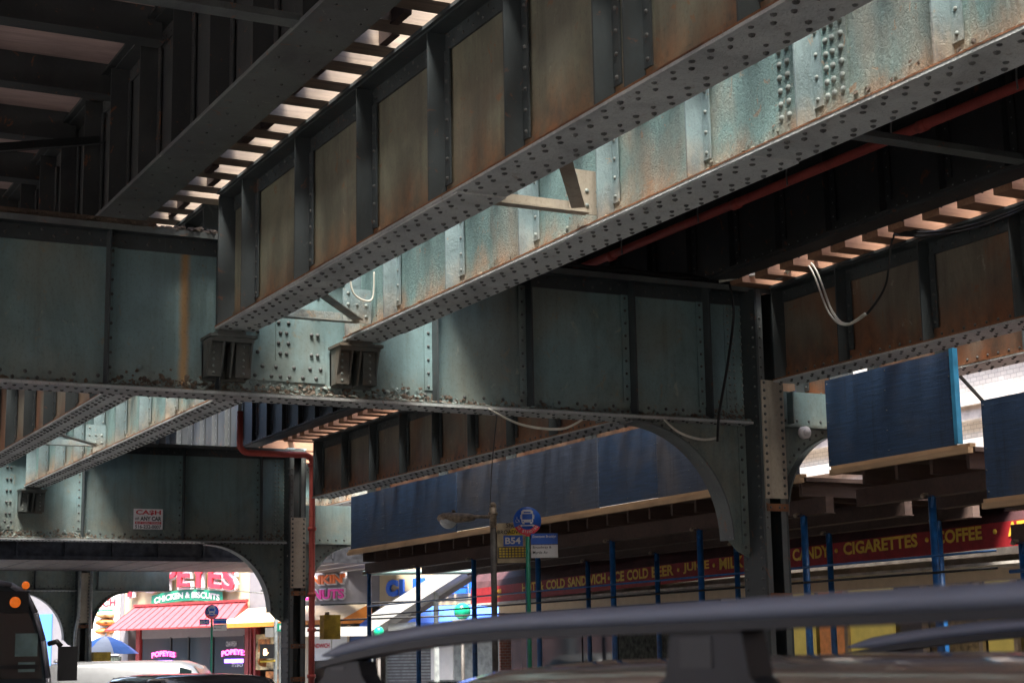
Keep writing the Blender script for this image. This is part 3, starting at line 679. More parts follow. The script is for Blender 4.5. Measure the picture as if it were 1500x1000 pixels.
# ---------------------------------------------------------------- cables
def cable(label, pts, r=.012, mat='rubber', n=3, spread=.03):
    b = MB(); r2 = random.Random(len(pts)*7+n)
    P = [Vector(p) for p in pts]
    def cr(t):
        i = min(int(t), len(P)-2); f = t-i; p0 = P[max(i-1, 0)]; p1 = P[i]; p2 = P[i+1]; p3 = P[min(i+2, len(P)-1)]
        return .5*((2*p1)+(p2-p0)*f+(2*p0-5*p1+4*p2-p3)*f*f+(3*p1-p0-3*p2+p3)*f**3)
    for k in range(n):
        o = Vector((r2.uniform(-1, 1), r2.uniform(-1, 1), r2.uniform(-1, 1)))*spread; N = (len(P)-1)*8
        b.tube([cr((len(P)-1)*j/N-1e-6 if j else 0) + o*math.sin(math.pi*j/N+k*.6) for j in range(N+1)], r, 6)
    return tag(b.build('cable', mat), label, 'cable')
cable('pale cable hanging in a loop in front of the brown girder', [(11.98, 16.2, 5.98), (11.95, 15.54, 6.03), (11.93, 15.15, 5.37), (11.9, 14.85, 5.17), (11.9, 14.5, 5.23)], .011, 'wcable', 3, .035)
cable('dark cable rising from the pale loop to the brown girder top', [(11.9, 14.5, 5.23), (11.92, 14.2, 5.5), (11.92, 14.05, 5.95), (11.95, 13.9, 6.1)], .011, 'rubber', 2, .02)
cable('black cable bundle swagging across the brown girder at right edge', [(11.85, 13.9, 6.0), (11.9, 13.3, 5.86), (11.9, 12.6, 5.8), (11.9, 11.9, 5.85), (11.9, 11.2, 6.02)], .012, 'rubber', 4, .05)
cable('black cable hanging down the cross girder beside the near column', [(11.62, 16.68, 5.98), (11.6, 16.6, 5.6), (11.5, 16.62, 5.0), (11.38, 16.66, 4.4), (11.3, 16.6, 4.05)], .014, 'rubber', 2, .012)
cable('grey cable bundle over the top end of the cross girder', [(11.5, 16.72, 6.02), (11.8, 16.5, 6.08), (12.0, 16.2, 6.06), (12.02, 15.7, 6.1), (12.03, 15.0, 6.04)], .013, 'wcable', 4, .03)
cable('pale cable drooping under the left part of the cross girder', [(8.35, 16.7, 4.3), (8.8, 16.8, 4.17), (9.3, 16.8, 4.14), (9.6, 16.8, 4.25)], .009, 'wcable', 2, .02)
cable('pale cable hanging below the curved knee of the near column', [(10.6, 16.65, 4.28), (10.8, 16.65, 4.15), (11.1, 16.65, 4.08), (11.35, 16.65, 4.1)], .01, 'wcable', 2, .02)
cable('thin wire slanting down from the cross girder to the street lamp', [(9.9, 19.5, 4.9), (11.0, 21.9, 4.4), (12.0, 24.0, 3.92)], .007, 'rubber', 1, 0)
cable('short pale cable curled at the girder end above the bracket', [(6.5, 16.2, 5.62), (6.55, 16.2, 5.35), (6.75, 16.2, 5.3), (6.78, 16.2, 5.6)], .01, 'wcable', 1, 0)
tag(MB().tube([(12.62, 16.70, 4.22), (12.62, 16.63, 4.22)], .075, 16).tube([(12.62, 16.63, 4.22), (12.62, 16.60, 4.22)], .05, 16).build('insulator', 'cash_w'), 'round pale knob fixed to the steel bracket right of the near column', 'insulator')

# ---------------------------------------------------------------- sidewalk shed
def shed(label, y0, y1, zd, par_y0, par_y1, pm, nboards, front=13.4, back=15.8):
    g = thing('sidewalk_shed', label, 'scaffold shed', (13.0, y0, 0), 'sidewalk sheds')
    b = MB().box(13.05, 17.0, y0, y1, zd-.1, zd-.05)
    for k in range(int((y1-y0)/.6)): b.box(13.05, 17.0, y0+.1+k*.6, y0+.15+k*.6, zd-.28, zd-.1)
    b.build('deck', 'plankdark', g)
    for x in (front-.06, back-.06, 14.6): MB().box(x, x+.12, y0, y1, zd-.48, zd-.28).box(x-.03, x+.15, y0, y1, zd-.49, zd-.48).build('girt', 'plankdark', g)
    MB().box(12.98, 13.06, y0, y1, zd-.05, zd-.01).box(12.95, 13.02, y0, y1, zd-.12, zd-.055).build('deck_edge', 'plankedge', g)
    w_ = (par_y1-par_y0)/nboards
    for k in range(nboards):
        e = .004*(k % 3); hb = MB().box(12.985+e, 13.005+e, par_y0+k*w_+.006, par_y0+(k+1)*w_-.006, zd-.01+e, zd+1.05+.006*(k % 2))
        for yy in (par_y0+k*w_+.04, par_y0+(k+.5)*w_, par_y0+(k+1)*w_-.04):
            for q in range(5): hb.dome((12.985+e, yy+.01*(q % 2), zd+.06+q*.235), (-1, 0, 0), .011, n=6, mi=1)
        hb.build('hoarding_board', [pm[k % len(pm)], 'rivet_dark'], g)
    return g
def shed_posts(g, ys, x, zt_, zb=0):
    for y in ys:
        b = MB().tube([(x, y, zb+.02), (x, y, zt_)], .045, 12); b.box(x-.08, x+.08, y-.08, y+.08, zt_, zt_+.015); b.box(x-.1, x+.1, y-.1, y+.1, zb+.0, zb+.02)
        for dx in (-.1, .1): b.beam((x, y+.02, zt_-.16), (x+dx, y+.14*(1 if dx > 0 else -1), zt_), .03, .02)
        p = b.build('post', 'post', g)
        q = MB().tube([(x-.12, y, zt_+.03), (x+.12, y, zt_+.03)], .018, 6); q.sphere((x-.13, y, zt_+.01), .03, 8, 6); q.build('clamp', 'lampbody', p)
s1 = shed('long sidewalk shed with weathered blue hoarding left of the near column', 17.25, 32.4, 3.8, 17.3, 32.3, ['blue2', 'blue2', 'blue', 'blue2', 'blue2', 'blue2', 'blue', 'blue', 'blue'], 9)
shed_posts(s1, [17.8+2.42*k for k in range(7)], 13.4, 3.31); shed_posts(s1, [18.0+2.4*k for k in range(7)], 15.8, 3.31)
s2 = shed('short sidewalk shed with dark blue panel right of the near column', 14.2, 16.65, 3.83, 14.42, 16.7, ['blue'], 1)
MB().box(12.96, 13.03, 14.36, 14.42, 3.83, 4.9).build('panel_edge', 'blue_lt', s2)
shed_posts(s2, [15.35], 13.4, 3.34); shed_posts(s2, [15.6], 15.8, 3.34)
MB().beam((13.1, 14.42, 4.6), (13.9, 14.3, 3.8), .03, .03).build('stay', 'rubber', s2)
s3 = shed('lower sidewalk shed with bright blue panel at the right edge', 6, 14.05, 3.2, 6.1, 14.0, ['blue'], 4)
shed_posts(s3, [13.95, 11.5, 9.1, 6.7], 13.4, 2.71); shed_posts(s3, [13.6, 11.2, 8.8, 6.5], 15.8, 2.71)
for s_, a, c in ((s1, 17.8, 32.3), (s2, 14.3, 17.79)):
    for z in (2.66, 2.47): MB().tube([(13.345, a, z), (13.345, c, z)], .014, 8).build('rail', 'rubber' if z < 2.5 else 'post', s_)
MB().tube([(13.34, 9, 2.42), (13.34, 14.1, 2.42)], .022, 8).build('rail', 'post', s3)

# ---------------------------------------------------------------- corner shop row with the long awning
g = thing('shop_building', 'pale brick building behind the sheds with cornices and shop below', 'building', (17.3, -10, 0))
b = MB().box(17.3, 27, -12, 34.2, 3.2, 15); b.build('wall', 'bwhite', g)
MB().box(17.02, 17.3, -12, 34.25, 5.05, 5.2).box(17.1, 17.3, -12, 34.25, 4.85, 5.05).build('cornice', 'stone', g)
MB().box(16.98, 17.3, -12, 34.25, 4.4, 4.56).box(17.1, 17.3, -12, 34.25, 4.12, 4.4).build('ledge', 'stone', g)
MB().box(17.12, 17.3, -12, 34.22, 5.75, 5.95).build('band', 'stone', g)
for f in range(3):
    for k in range(15):
        y = -9+k*2.9; z = 6.6+f*2.9
        o = MB().box(17.26, 17.33, y, y+1.1, z, z+1.7).build('window', 'stone', g); MB().box(17.24, 17.259, y+.08, y+1.02, z+.08, z+1.62).build('pane', 'glass', o)
MB().box(17.7, 17.8, -12, 34.1, 0, 3.2).build('shop_back', 'shop', g)
MB().box(17.3, 27, 34.2, 34.25, 0, 3.2).build('end_wall', 'bred', g)
# shop front bays (panels along Y)
bays = [(33.8, 30.6, 'glass'), (30.6, 29.2, 'glass'), (29.2, 25.6, 'produce'), (25.6, 25.0, 'poster'), (24.9, 24.0, 'glass'), (23.9, 22.9, 'yel_panel'), (22.8, 22.1, 'ora_panel'), (22.1, 20.9, 'yel_panel'), (20.8, 20.2, 'grey'),
        (20.1, 19.0, 'food2'), (18.9, 18.3, 'yel_panel'), (18.2, 17.5, 'grey'), (17.5, 16.6, 'food2'), (16.6, 14.5, 'ora_panel'), (14.4, 11, 'yel_panel'), (11, 4, 'glass')]
for a, c, k in bays:
    MB().box(17.35, 17.4, c+.03, a-.03, .5, 2.55).build('shop_window', k, g)
for y in (24.0, 22.0, 20.15, 18.95, 18.25, 16.55): MB().box(17.28, 17.34, y-.04, y+.04, 0, 2.6).build('door_frame', 'paleawn', g)
MB().box(17.2, 17.34, 4, 34, 2.55, 2.72).build('lintel', 'paleawn', g)
MB().box(17.2, 17.3, 4, 34, 2.9, 3.5).build('sign_backing', 'stone', g)
r2 = random.Random(4); b = MB(); cc = ['red', 'signyel', 'white', 'letblue', 'green', 'orange']
for k in range(60): y = r2.uniform(14.5, 17.4); b.box(17.2, 17.28, y, y+.09, 2.0, 2.0+r2.uniform(.08, .2), r2.randrange(6))
b.build('snack_packets', cc, g, 'row of bright snack packets behind the shop window')
aw = thing('awning', 'long maroon shop awning with gold lettering on a red band', 'awning', (16.5, 34, 2.8))
def zl(y): return 2.80 + (34-y)*.0125
b = MB(); ya, yb2 = 34.0, 6.0
N = 40
vs = []; fs = []
prof = [(16.5, 0), (16.5, .34), (16.55, .5), (16.68, .66), (16.85, .80), (17.0, .9)]
for i in range(N+1):
    y = ya+(yb2-ya)*i/N; sag = .03*abs(math.sin(i*.9))
    for (x, h) in prof: vs.append((x, y, zl(y)-.06+h-(sag if h > .4 else 0)))
K = len(prof)
b.add(vs, [(i*K+j, (i+1)*K+j, (i+1)*K+j+1, i*K+j+1) for i in range(N) for j in range(1, K-1)], 0)
b.add(vs, [(i*K, (i+1)*K, (i+1)*K+1, i*K+1) for i in range(N)], 1)
b.add([vs[0], vs[1], vs[2], vs[3], vs[4], vs[5], (17.2, ya, 2.75)], [(0, 1, 2, 3, 4, 5, 6)], 2)
b.build('canopy', ['mar', 'marband', 'redbody'], aw)
MB().box(16.52, 17.2, yb2, ya-.02, 2.72, 2.74).box(16.49, 16.53, yb2, ya, 2.72, 2.76).build('soffit', 'stone', aw)
words = [('HOT', 31.55, 30.95), ('&', 30.85, 30.6), ('COLD', 30.5, 29.72), ('SANDWICH', 29.6, 28.13), ('•', 28.05, 27.97), ('ICE', 27.88, 27.45), ('COLD', 27.35, 26.6), ('BEER', 26.48, 25.75), ('•', 25.64, 25.56), ('JUICE', 25.44, 24.62), ('•', 24.52, 24.44),
         ('MILK', 24.31, 23.6), ('•', 22.42, 22.34), ('CANDY', 22.24, 21.30), ('•', 21.18, 21.08), ('CIGARETTES', 20.95, 19.25), ('•', 19.1, 19.0), ('COFFEE', 18.86, 17.92), ('•', 17.72, 17.62), ('ATM', 17.42, 16.9)]
for s_, a, c in words:
    b = MB()
    if s_ == '•': b.tube([(16.497, (a+c)/2, zl(a)+.16), (16.485, (a+c)/2, zl(a)+.16)], .035, 10).build('dot', 'gold', aw); continue
    put_text(b, s_, (16.492, a, zl(a)+.075), (0, -1, -.0125*-1), (0, 0, 1), a-c, .19, 0, .035, .004); b.build('lettering', 'gold', aw)
b = MB()
put_text(b, 'M8', (16.492, 32.75, zl(32.7)+.12), (0, -1, 0), (0, 0, 1), .25, .09, 0, .02, .004)
put_text(b, 'ABC', (16.492, 32.75, zl(32.7)+.04), (0, -1, 0), (0, 0, 1), .25, .04, 0, .0, .004)
b.build('lettering', 'gold', aw)

# ---------------------------------------------------------------- far storefront row across the side street
F0 = Vector((17.85, 52.7, 0)); fr = Vector((.4, -.9165, 0)).normalized(); fn = Vector((-.9165, -.4, 0)).normalized(); UZ = Vector((0, 0, 1))
def fb(b, s0, s1, z0, z1, d0, d1, mi=0):     # box on the facade: along, height, proud
    b.obox(F0+fr*s0+UZ*z0+fn*d0, fr*(s1-s0), UZ*(z1-z0), fn*(d1-d0), mi); return b
def fp(s, z, d): return F0+fr*s+UZ*z+fn*d
g = thing('restaurant_building', 'cream fried chicken restaurant with red awning and green banner', 'building', tuple(fp(-3.3, 0, 0)))
fb(MB(), -6.45, -.17, 3.15, 9, -8, 0).build('wall', 'cream', g)
fb(MB(), -6.45, -6.2, 0, 3.15, -.5, 0.02).build('pier', 'grey', g); fb(MB(), -.35, -.17, 0, 3.15, -.5, .02).build('pier', 'redbody', g)
fb(MB(), -5.75, -5.55, 0, 2.9, -.3, .05).build('door_frame', 'redbody', g)
fb(MB(), -6.2, -.35, 0, 3.15, -2.2, -2.1).build('shop_back', 'shop', g)
for a, c in ((-5.5, -4.0), (-3.95, -3.1), (-3.05, -1.9), (-1.85, -.4)):
    o = fb(MB(), a, c, .9, 2.42, -.06, -.03).build('window', 'glass', g)
    fb(MB(), c-.03, c+.03, .5, 2.45, -.08, .01).build('frame', 'black', o)
fb(MB(), -5.5, -.35, .0, .9, -.08, 0).build('sill_wall', 'redbody', g); fb(MB(), -5.5, -.35, 2.42, 2.75, -.08, 0).build('transom', 'grey', g)
b = MB(); o_ = []
A0, A1, A2, A3 = fp(-6.35, 2.72, .9), fp(-.12, 2.72, .9), fp(-.12, 3.5, .12), fp(-5.7, 3.5, .12)
b.add([A0, A1, A2, A3], [(0, 1, 2, 3)], 0)
for k in range(18):
    t_ = k/17; p = A0.lerp(A1, t_); q = A3.lerp(A2, t_); b.beam(p, q, .035, .03, 1)
b.beam(fp(-5.75, 3.53, .14), fp(-.1, 3.53, .14), .1, .08, 1); b.beam(A0, A1, .03, .05, 1)
b.add([A1, fp(-.12, 2.72, 0), A2], [(0, 1, 2)], 1); b.add([A0, A3, fp(-6.35, 2.72, 0)], [(0, 1, 2)], 1)
b.build('awning', ['redawn', 'redbody'], g)
b = MB(); put_text(b, 'POPEYES', fp(-6.02, 3.76, .12), fr, UZ, 5.5, .95, 0, .07, .10, arc=.22); b.build('lettering_backing', 'whiteL', g)
b = MB(); put_text(b, 'POPEYES', fp(-5.95, 3.83, .24), fr, UZ, 5.36, .78, 0, .02, .06, arc=.22); b.build('lettering', 'red', g)
b = MB(); n = 12
for k in range(n):
    a0, a1 = k/n, (k+1)/n; f_ = lambda a: .14*(1-(2*a-1)**2)
    s0, s1 = -4.85+3.6*a0, -4.85+3.6*a1; f_ = lambda a: .08+.14*(1-(2*a-1)**2)
    b.add([fp(s0, 3.4+f_(a0), .16), fp(s1, 3.4+f_(a1), .16), fp(s1-.02*(2*a1-1), 3.76+f_(a1), .16), fp(s0-.02*(2*a0-1), 3.76+f_(a0), .16)], [(0, 1, 2, 3)])
put_text(b, 'CHICKEN & BISCUITS', fp(-4.68, 3.56, .165), fr, UZ, 3.28, .2, 1, .03, .01, arc=.14)
b.build('banner', ['green', 'white'], g)
for s_ in (-4.95, -1.45):
    b = MB(); put_text(b, 'POPEYES', fp(s_, 1.78, .0), fr, UZ, 1.2, .17, 0, .03, .01, arc=.06); fb(b, s_+.15, s_+1.05, 1.58, 1.70, .0, .02, 1); b.build('neon_sign', ['neonp', 'neonv'], g)
b = MB(); put_text(b, "IT'S BACK", fp(-.95, 1.45, .0), fr, UZ, .55, .13, 0, .01, .005); put_text(b, 'CRAWFISH', fp(-1.25, 2.1, .0), fr, UZ, .5, .16, 0, 0, .005); b.build('window_lettering', 'white', g)
g = thing('donut_shop', 'charcoal fronted donut shop with orange and peach awning', 'building', tuple(fp(2.7, 0, 0)))
fb(MB(), -.16, 5.55, 3.2, 9, -8, 0).build('wall', 'grey', g)
fb(MB(), -.16, 5.55, 0, 3.2, -2.2, -2.1).build('shop_back', 'shop', g)
b = MB(); A0, A1, A2, A3 = fp(-.45, 2.80, .95), fp(4.95, 2.80, .95), fp(5.3, 3.27, .1), fp(-.12, 3.27, .1)
b.add([A0, A1, A2, A3], [(0, 1, 2, 3)], 0); D0, D1 = A0-UZ*.14, A1-UZ*.14
b.add([D0, D1, A1+fn*.002, A0+fn*.002], [(0, 1, 2, 3)], 1); b.add([A1, D1, fp(5.3, 2.68, 0), A2], [(0, 1, 2, 3)], 1); b.add([A0, A3, fp(-.2, 2.66, 0), D0], [(0, 1, 2, 3)], 1)
b.build('awning', ['paleawn', 'orange'], g)
b = MB(); put_text(b, "DUNKIN'", fp(1.95, 3.86, .1), fr, UZ, 2.35, .36, 0, .09, .03); put_text(b, 'DONUTS', fp(2.0, 3.4, .1), fr, UZ, 2.25, .38, 0, .09, .03); b.build('lettering_backing', 'whiteL', g)
b = MB(); put_text(b, "DUNKIN'", fp(1.99, 3.9, .14), fr, UZ, 2.27, .29, 0, .04, .03); put_text(b, 'DONUTS', fp(2.04, 3.44, .14), fr, UZ, 2.17, .3, 1, .04, .03); b.build('lettering', ['orl', 'pink'], g)
b = MB()
cp = [(1.12, 3.42), (1.42, 3.42), (1.5, 3.86), (1.05, 3.86)]
b.add([fp(s, z, .12) for s, z in cp] + [fp(s, z, .02) for s, z in cp], [(0, 1, 2, 3), (0, 4, 5, 1), (1, 5, 6, 2), (3, 7, 4, 0)], 0)
b.tube([fp(1.05, 3.88, .08), fp(1.5, 3.88, .08)], .05, 8, 0); b.tube([fp(1.2, 3.95, .08), fp(1.15, 4.05, .08), fp(1.28, 4.12, .08), fp(1.25, 4.22, .08), fp(1.4, 4.2, .08)], .03, 6, 0)
b.sphere(tuple(fp(1.27, 3.6, .12)), .12, 12, 8, 1, (1, .4, 1)); b.build('cup_emblem', ['white', 'grey'], g)
fb(MB(), .1, 1.75, 1.35, 2.45, -.06, -.02).build('window_poster', 'food2', g, 'large food picture in the window')
b = MB(); fb(b, .25, .8, 1.9, 2.3, -.019, -.01, 0); b.sphere(tuple(fp(.6, 1.6, -.02)), .28, 12, 8, 0, (1, .1, .6)); b.sphere(tuple(fp(1.3, 2.05, -.02)), .3, 12, 8, 1, (1, .1, .5)); b.build('food_picture', ['food1', 'paleawn'], g)
fb(MB(), .6, 1.5, .2, 1.3, -.06, -.02).build('window', 'food1', g); fb(MB(), 1.85, 2.5, .2, 2.4, -.06, -.02).build('door', 'paleawn', g)
for a, c, z0, z1 in ((2.7, 3.5, 1.6, 2.45), (3.55, 4.2, 1.5, 2.5)): fb(MB(), a, c, z0, z1, -.05, -.01).build('poster', 'poster', g)
b = MB(); put_text(b, 'SANDWICH', fp(2.6, 1.98, 0), fr, UZ, .85, .14, 0, .03, .005); b.build('poster_lettering', 'red', g)
fb(MB(), 4.25, 5.4, .2, 2.5, -.06, -.02).build('window', 'glass', g)
for a in (-.15, .05, 1.78, 2.55, 4.2, 5.4): fb(MB(), a, a+.08, 0, 2.65, -.07, 0).build('frame', 'redbody' if a < 1 else 'paleawn', g)
b = MB(); fb(b, 4.5, 4.8, 1.45, 1.8, -.0, .02, 0); b.build('small_notice', 'red', g)
g = thing('laundry_shop', 'cream cleaners shop with large blue letters behind the station stair', 'building', tuple(fp(8, 0, 0)))
fb(MB(), 5.56, 12.5, 3.12, 9, -8, 0).build('wall', 'cream', g)
for i, ch in enumerate('CLEANERS'):
    b = MB(); put_text(b, ch, fp(5.93+.54*i, 3.42, .05), fr, UZ, .45 if ch != 'L' else .36, .5, 0, .07, .08); b.build('letter', 'letblue', g)
b = MB(); A0, A1, A2, A3 = fp(5.6, 2.62, .9), fp(12.4, 2.62, .9), fp(12.4, 3.1, .05), fp(5.6, 3.1, .05)
b.add([A0, A1, A2, A3], [(0, 1, 2, 3)]); b.add([A0-UZ*.18, A1-UZ*.18, A1, A0], [(0, 1, 2, 3)]); b.build('awning', 'awnblue', g)
b = MB(); fb(b, 5.6, 12.4, 0, 2.6, -.3, -.2)
b.build('shutter', 'galv', g); b = MB()
for k in range(26): fb(b, 5.7, 7.4, .2+k*.09, .24+k*.09, -.2, -.17)
b.build('shutter_slats', 'grey', g)
fb(MB(), 7.45, 8.3, 1.0, 2.45, -.2, -.15).build('poster', 'poster', g)
b = MB(); put_text(b, 'WE', fp(7.75, 2.15, -.14), fr, UZ, .35, .16, 0, .02, .005); b.build('poster_lettering', 'red', g)
fb(MB(), 10.6, 12.4, 3.1, 9, .01, .05).build('side_panel', 'redbody', g)
# menu wall and building left of the restaurant
g = thing('corner_building', 'dark building with tall menu board at the far left of the row', 'building', tuple(fp(-8, 0, 0)))
fb(MB(), -16, -6.5, 0, 9, -8, -.02).build('wall', 'grey', g)
fb(MB(), -8.9, -6.7, 1.9, 4.6, 0, .06).build('menu_board', 'poster', g)
b = MB(); put_text(b, 'LUNCH', fp(-8.6, 3.55, .07), fr, UZ, 1.75, .28, 0, .04, .005)
fb(b, -8.2, -7.0, 3.4, 3.46, .065, .075, 3)
for z in (2.72, 3.02, 3.28): b.sphere(tuple(fp(-7.3, z-.0, .07)), .42, 14, 8, 1 if z < 3.1 else 2, (1, 1, .3))
fb(b, -8.9, -8.3, 1.95, 3.5, .065, .075, 1)
b.build('food_pictures', ['red', 'food1', 'food2', 'green'], g)
fb(MB(), -14, -10.5, 1.4, 3.4, 0, .05).build('window', 'umb_b', g)
fb(MB(), -9.2, -6.6, .3, 1.85, -.02, .02).build('shop_window', 'produce', g)

# more town beyond, so streets do not end in nothing; last block added to cut sky light
TB = [(-30, -18, -40, 20, 9, 'bred'), (-30, -18, 20.2, 60, 10, 'btan'), (-30, -18, 60.2, 120, 9, 'bred'), (24, 40, 70, 130, 13, 'btan'), (-30, 40, 150, 165, 16, 'bred'), (30, 60, 33, 50, 12, 'btan'), (17.3, 27, -60, -12.2, 13, 'bred'), (-18, 17, -75, -62, 14, 'btan')]
lbl = ['red brick building across the road behind the viewer', 'tan brick building across the road', 'distant red brick block across the road', 'tan block beyond the fried chicken restaurant', 'distant block closing the avenue', 'tan building down the side street', 'red brick building behind the viewer on the shop side', 'unseen tan block added behind the viewer to cut low sky light']
for (x0, x1, y0, y1, h, mt), lb in zip(TB, lbl):
    g = thing('brick_building', lb, 'building', (x0, y0, 0)); MB().box(x0, x1, y0, y1, 0, h).build('wall', mt, g)
    MB().box(x0-.2, x1+.2, y0-.2, y1+.2, h, h+.4).build('cornice', 'stone', g)
    b = MB(); xf = x1 if x0 < 0 and x1 < 0 else x0; sg = 1 if xf == x1 else -1
    k = 0; y = y0+1.5
    while y < y1-2 and k < 90:
        z = 1.2
        while z < h-2: b.box(xf, xf+sg*.04, y, y+1.2, z, z+1.7); z += 3.2
        y += 2.8; k += 1
    b.build('windows', 'glass', g); g.children[-1]['kind'] = 'stuff'

# ---------------------------------------------------------------- mezzanine floor beyond the second cross girder, station stair
g = thing('station_mezzanine', 'low station mezzanine spanning the road with slatted underside', 'mezzanine', (7, 43, 4.25))
b = MB(); x = -1.0
while x < 19.5: b.box(x, x+.86, 43.8, 49.8, 4.25, 4.33, 0); x += .93
b.build('floor_slats', 'concrete', g)
MB().box(-1, 18.6, 43.7, 43.8, 4.25, 4.82).box(-1, 18.6, 43.62, 43.7, 4.2, 4.3).build('fascia', 'mattblack', g)
b = MB()
for k in range(17): b.box(-1+k*1.2, -.95+k*1.2, 43.6, 43.699, 4.3, 4.82)
b.build('fascia_ribs', 'mattblack', g)
MB().box(-1, 19.5, 43.8, 44.4, 4.40, 4.45).build('floor_edge', 'plankdark', g)
MB().box(4, 9.2, 43.55, 43.61, 4.68, 4.80).build('yellow_strip', 'orange', g)
g = thing('station_stair', 'grey covered stair climbing right in front of the cleaners', 'stair', (17.2, 41.3, 0))
p0, p1 = Vector((17.05, 41.2, 2.32)), Vector((20.6, 38.6, 4.9)); d = (p1-p0); sdv = Vector((.6, .8, 0))*1.6
b = MB(); b.obox(p0, d, sdv, (0, 0, .10)); b.build('stair_soffit', 'stairgrey', g)
MB().obox(p0-UZ*.05-sdv*.02, d, sdv*.02, (0, 0, .42)).build('side_panel', 'stairgrey', g)
MB().obox(p0+sdv*.98-UZ*.14, d, sdv*.03, (0, 0, .14)).build('side_beam', 'grey', g)
MB().beam((14.8, 42.6, 2.34), tuple(p0+UZ*.0), .3, .24).build('landing_beam', 'stairgrey', g)
for p in ((17.2, 41.4, 2.3), (18.7, 40.6, 3.3), (15.2, 42.6, 2.3)): MB().box(p[0]-.05, p[0]+.05, p[1]-.05, p[1]+.05, 0, p[2]).build('leg', 'galv', g)
MB().tube([(17.75, 41.5, 2.42), (18.35, 41.1, 2.45)], .1, 12).build('lamp', 'lens', g)
for (p, r_, lb) in (((18.37, 38.35, 2.73), .21, 'green globe lamp on a white box by the station stair'), ((16.58, 39.37, 2.27), .13, 'small green globe lamp at the foot of the station stair')):
    g = thing('globe_lamp', lb, 'lamp', (p[0], p[1], 0), None)
    MB().sphere(p, r_).build('globe', 'globe', g); MB().box(p[0]-.2*r_/.21, p[0]+.2*r_/.21, p[1]-.15, p[1]+.15, p[2]-r_-.26, p[2]-r_*.95).build('box', 'white', g); MB().tube([(p[0], p[1], 0), (p[0], p[1], p[2]-r_-.26)], .045, 8).build('pole', 'polegrey', g)
tag(MB().tube([(14.8, 36.0, 3.52), (15.8, 35, 3.5), (19.4, 33.0, 3.45)], .055, 10).build('pipe', 'palepipe'), 'pale green horizontal pipe under the mezzanine near the stair', 'pipe')
for k, (p, q) in enumerate((((13.0, 34, 2.75), (19.5, 33.6, 2.95)), ((13.0, 34, 2.42), (19.5, 33.6, 2.6)))):
    tag(MB().tube([p, q], .02, 6).build('overhead_wire', 'rubber'), ['upper dark wire strung in front of the cleaners', 'lower dark wire strung in front of the cleaners'][k], 'wire')

# ---------------------------------------------------------------- street lamp, signs
VX = Vector((.888, -.460, 0)); VN = Vector((-.460, -.888, 0))      # sign faces turned to the viewer
def on(o, a, z, d=0.): return Vector(o)+VX*a+UZ*z+VN*d
g = thing('street_lamp', 'short lamp post with tarnished cobra head lamp over the pavement edge', 'street lamp', (12.05, 24.0, 0))
o = (12.05, 24.0, 0)
MB().tube([o, (12.05, 24, 3.74)], .048, 12).build('pole', 'polegrey', g)
b = MB().tube([(12.05, 24, 3.6), (12.05, 24, 3.92)], .055, 10); b.sphere((12.05, 24, 3.95), .055, 10, 8); b.tube([(12.05, 24, 3.8), (12.05, 24, 3.84)], .075, 10); b.build('finial', 'lampbody', g)
MB().tube([on(o, 0, 3.77), on(o, -.3, 3.78), on(o, -.36, 3.775)], .025, 8).build('arm', 'lampbody', g)
b = MB(); vs = []; fs = []; st = [(-.28, .05), (-.36, .085), (-.5, .10), (-.65, .12), (-.78, .11), (-.86, .06), (-.88, .01)]
for i, (a, r_) in enumerate(st):
    for k in range(12):
        t_ = 2*math.pi*k/12; vs.append(on(o, a, 3.765+r_*.75*math.sin(t_), r_*1.2*math.cos(t_)))
for i in range(len(st)-1):
    for k in range(12): fs.append((i*12+k, i*12+(k+1) % 12, (i+1)*12+(k+1) % 12, (i+1)*12+k))
b.add(vs, fs, 0, True); b.sphere(tuple(on(o, -.62, 3.86)), .035, 8, 6); h = b.build('lamp_head', 'lampbody', g)
b = MB(); c_ = on(o, -.70, 3.74); b.sphere(tuple(c_), .15, 16, 8, 0, (1, .8, .95), -1, 0.0); b.build('lens', 'lens', h)
# banner
g = thing('banner', 'faded tan banner with yellow disc hanging on the lamp post', 'banner', tuple(on(o, .28, 3.0)))
b = MB(); b.obox(on(o, .06, 3.05, -.02), VX*.5, UZ*.62, VN*.01); b.build('sheet', 'signold', g)
b = MB(); b.obox(on(o, .07, 3.12, -.008), VX*.48, UZ*.18, VN*.002, 2)
for i in range(9):
    for j in range(4): b.obox(on(o, .09+i*.05, 3.14+j*.04, -.005), VX*.035, UZ*.025, VN*.002, 0)
b.tube([on(o, .34, 3.46, -.008), on(o, .34, 3.46, -.004)], .13, 20, 0)
put_text(b, 'Shop', on(o, .2, 3.58, -.003), VX, UZ, .2, .09, 1, 0, .003); put_text(b, 'BROADWAY', on(o, .07, 3.5, -.003), VX, UZ, .47, .06, 1, .02, .003); put_text(b, 'WOW', on(o, .24, 3.4, -.003), VX, UZ, .2, .06, 1, .02, .003)
b.build('print', ['signyel', 'blk_l', 'polegrey'], g)
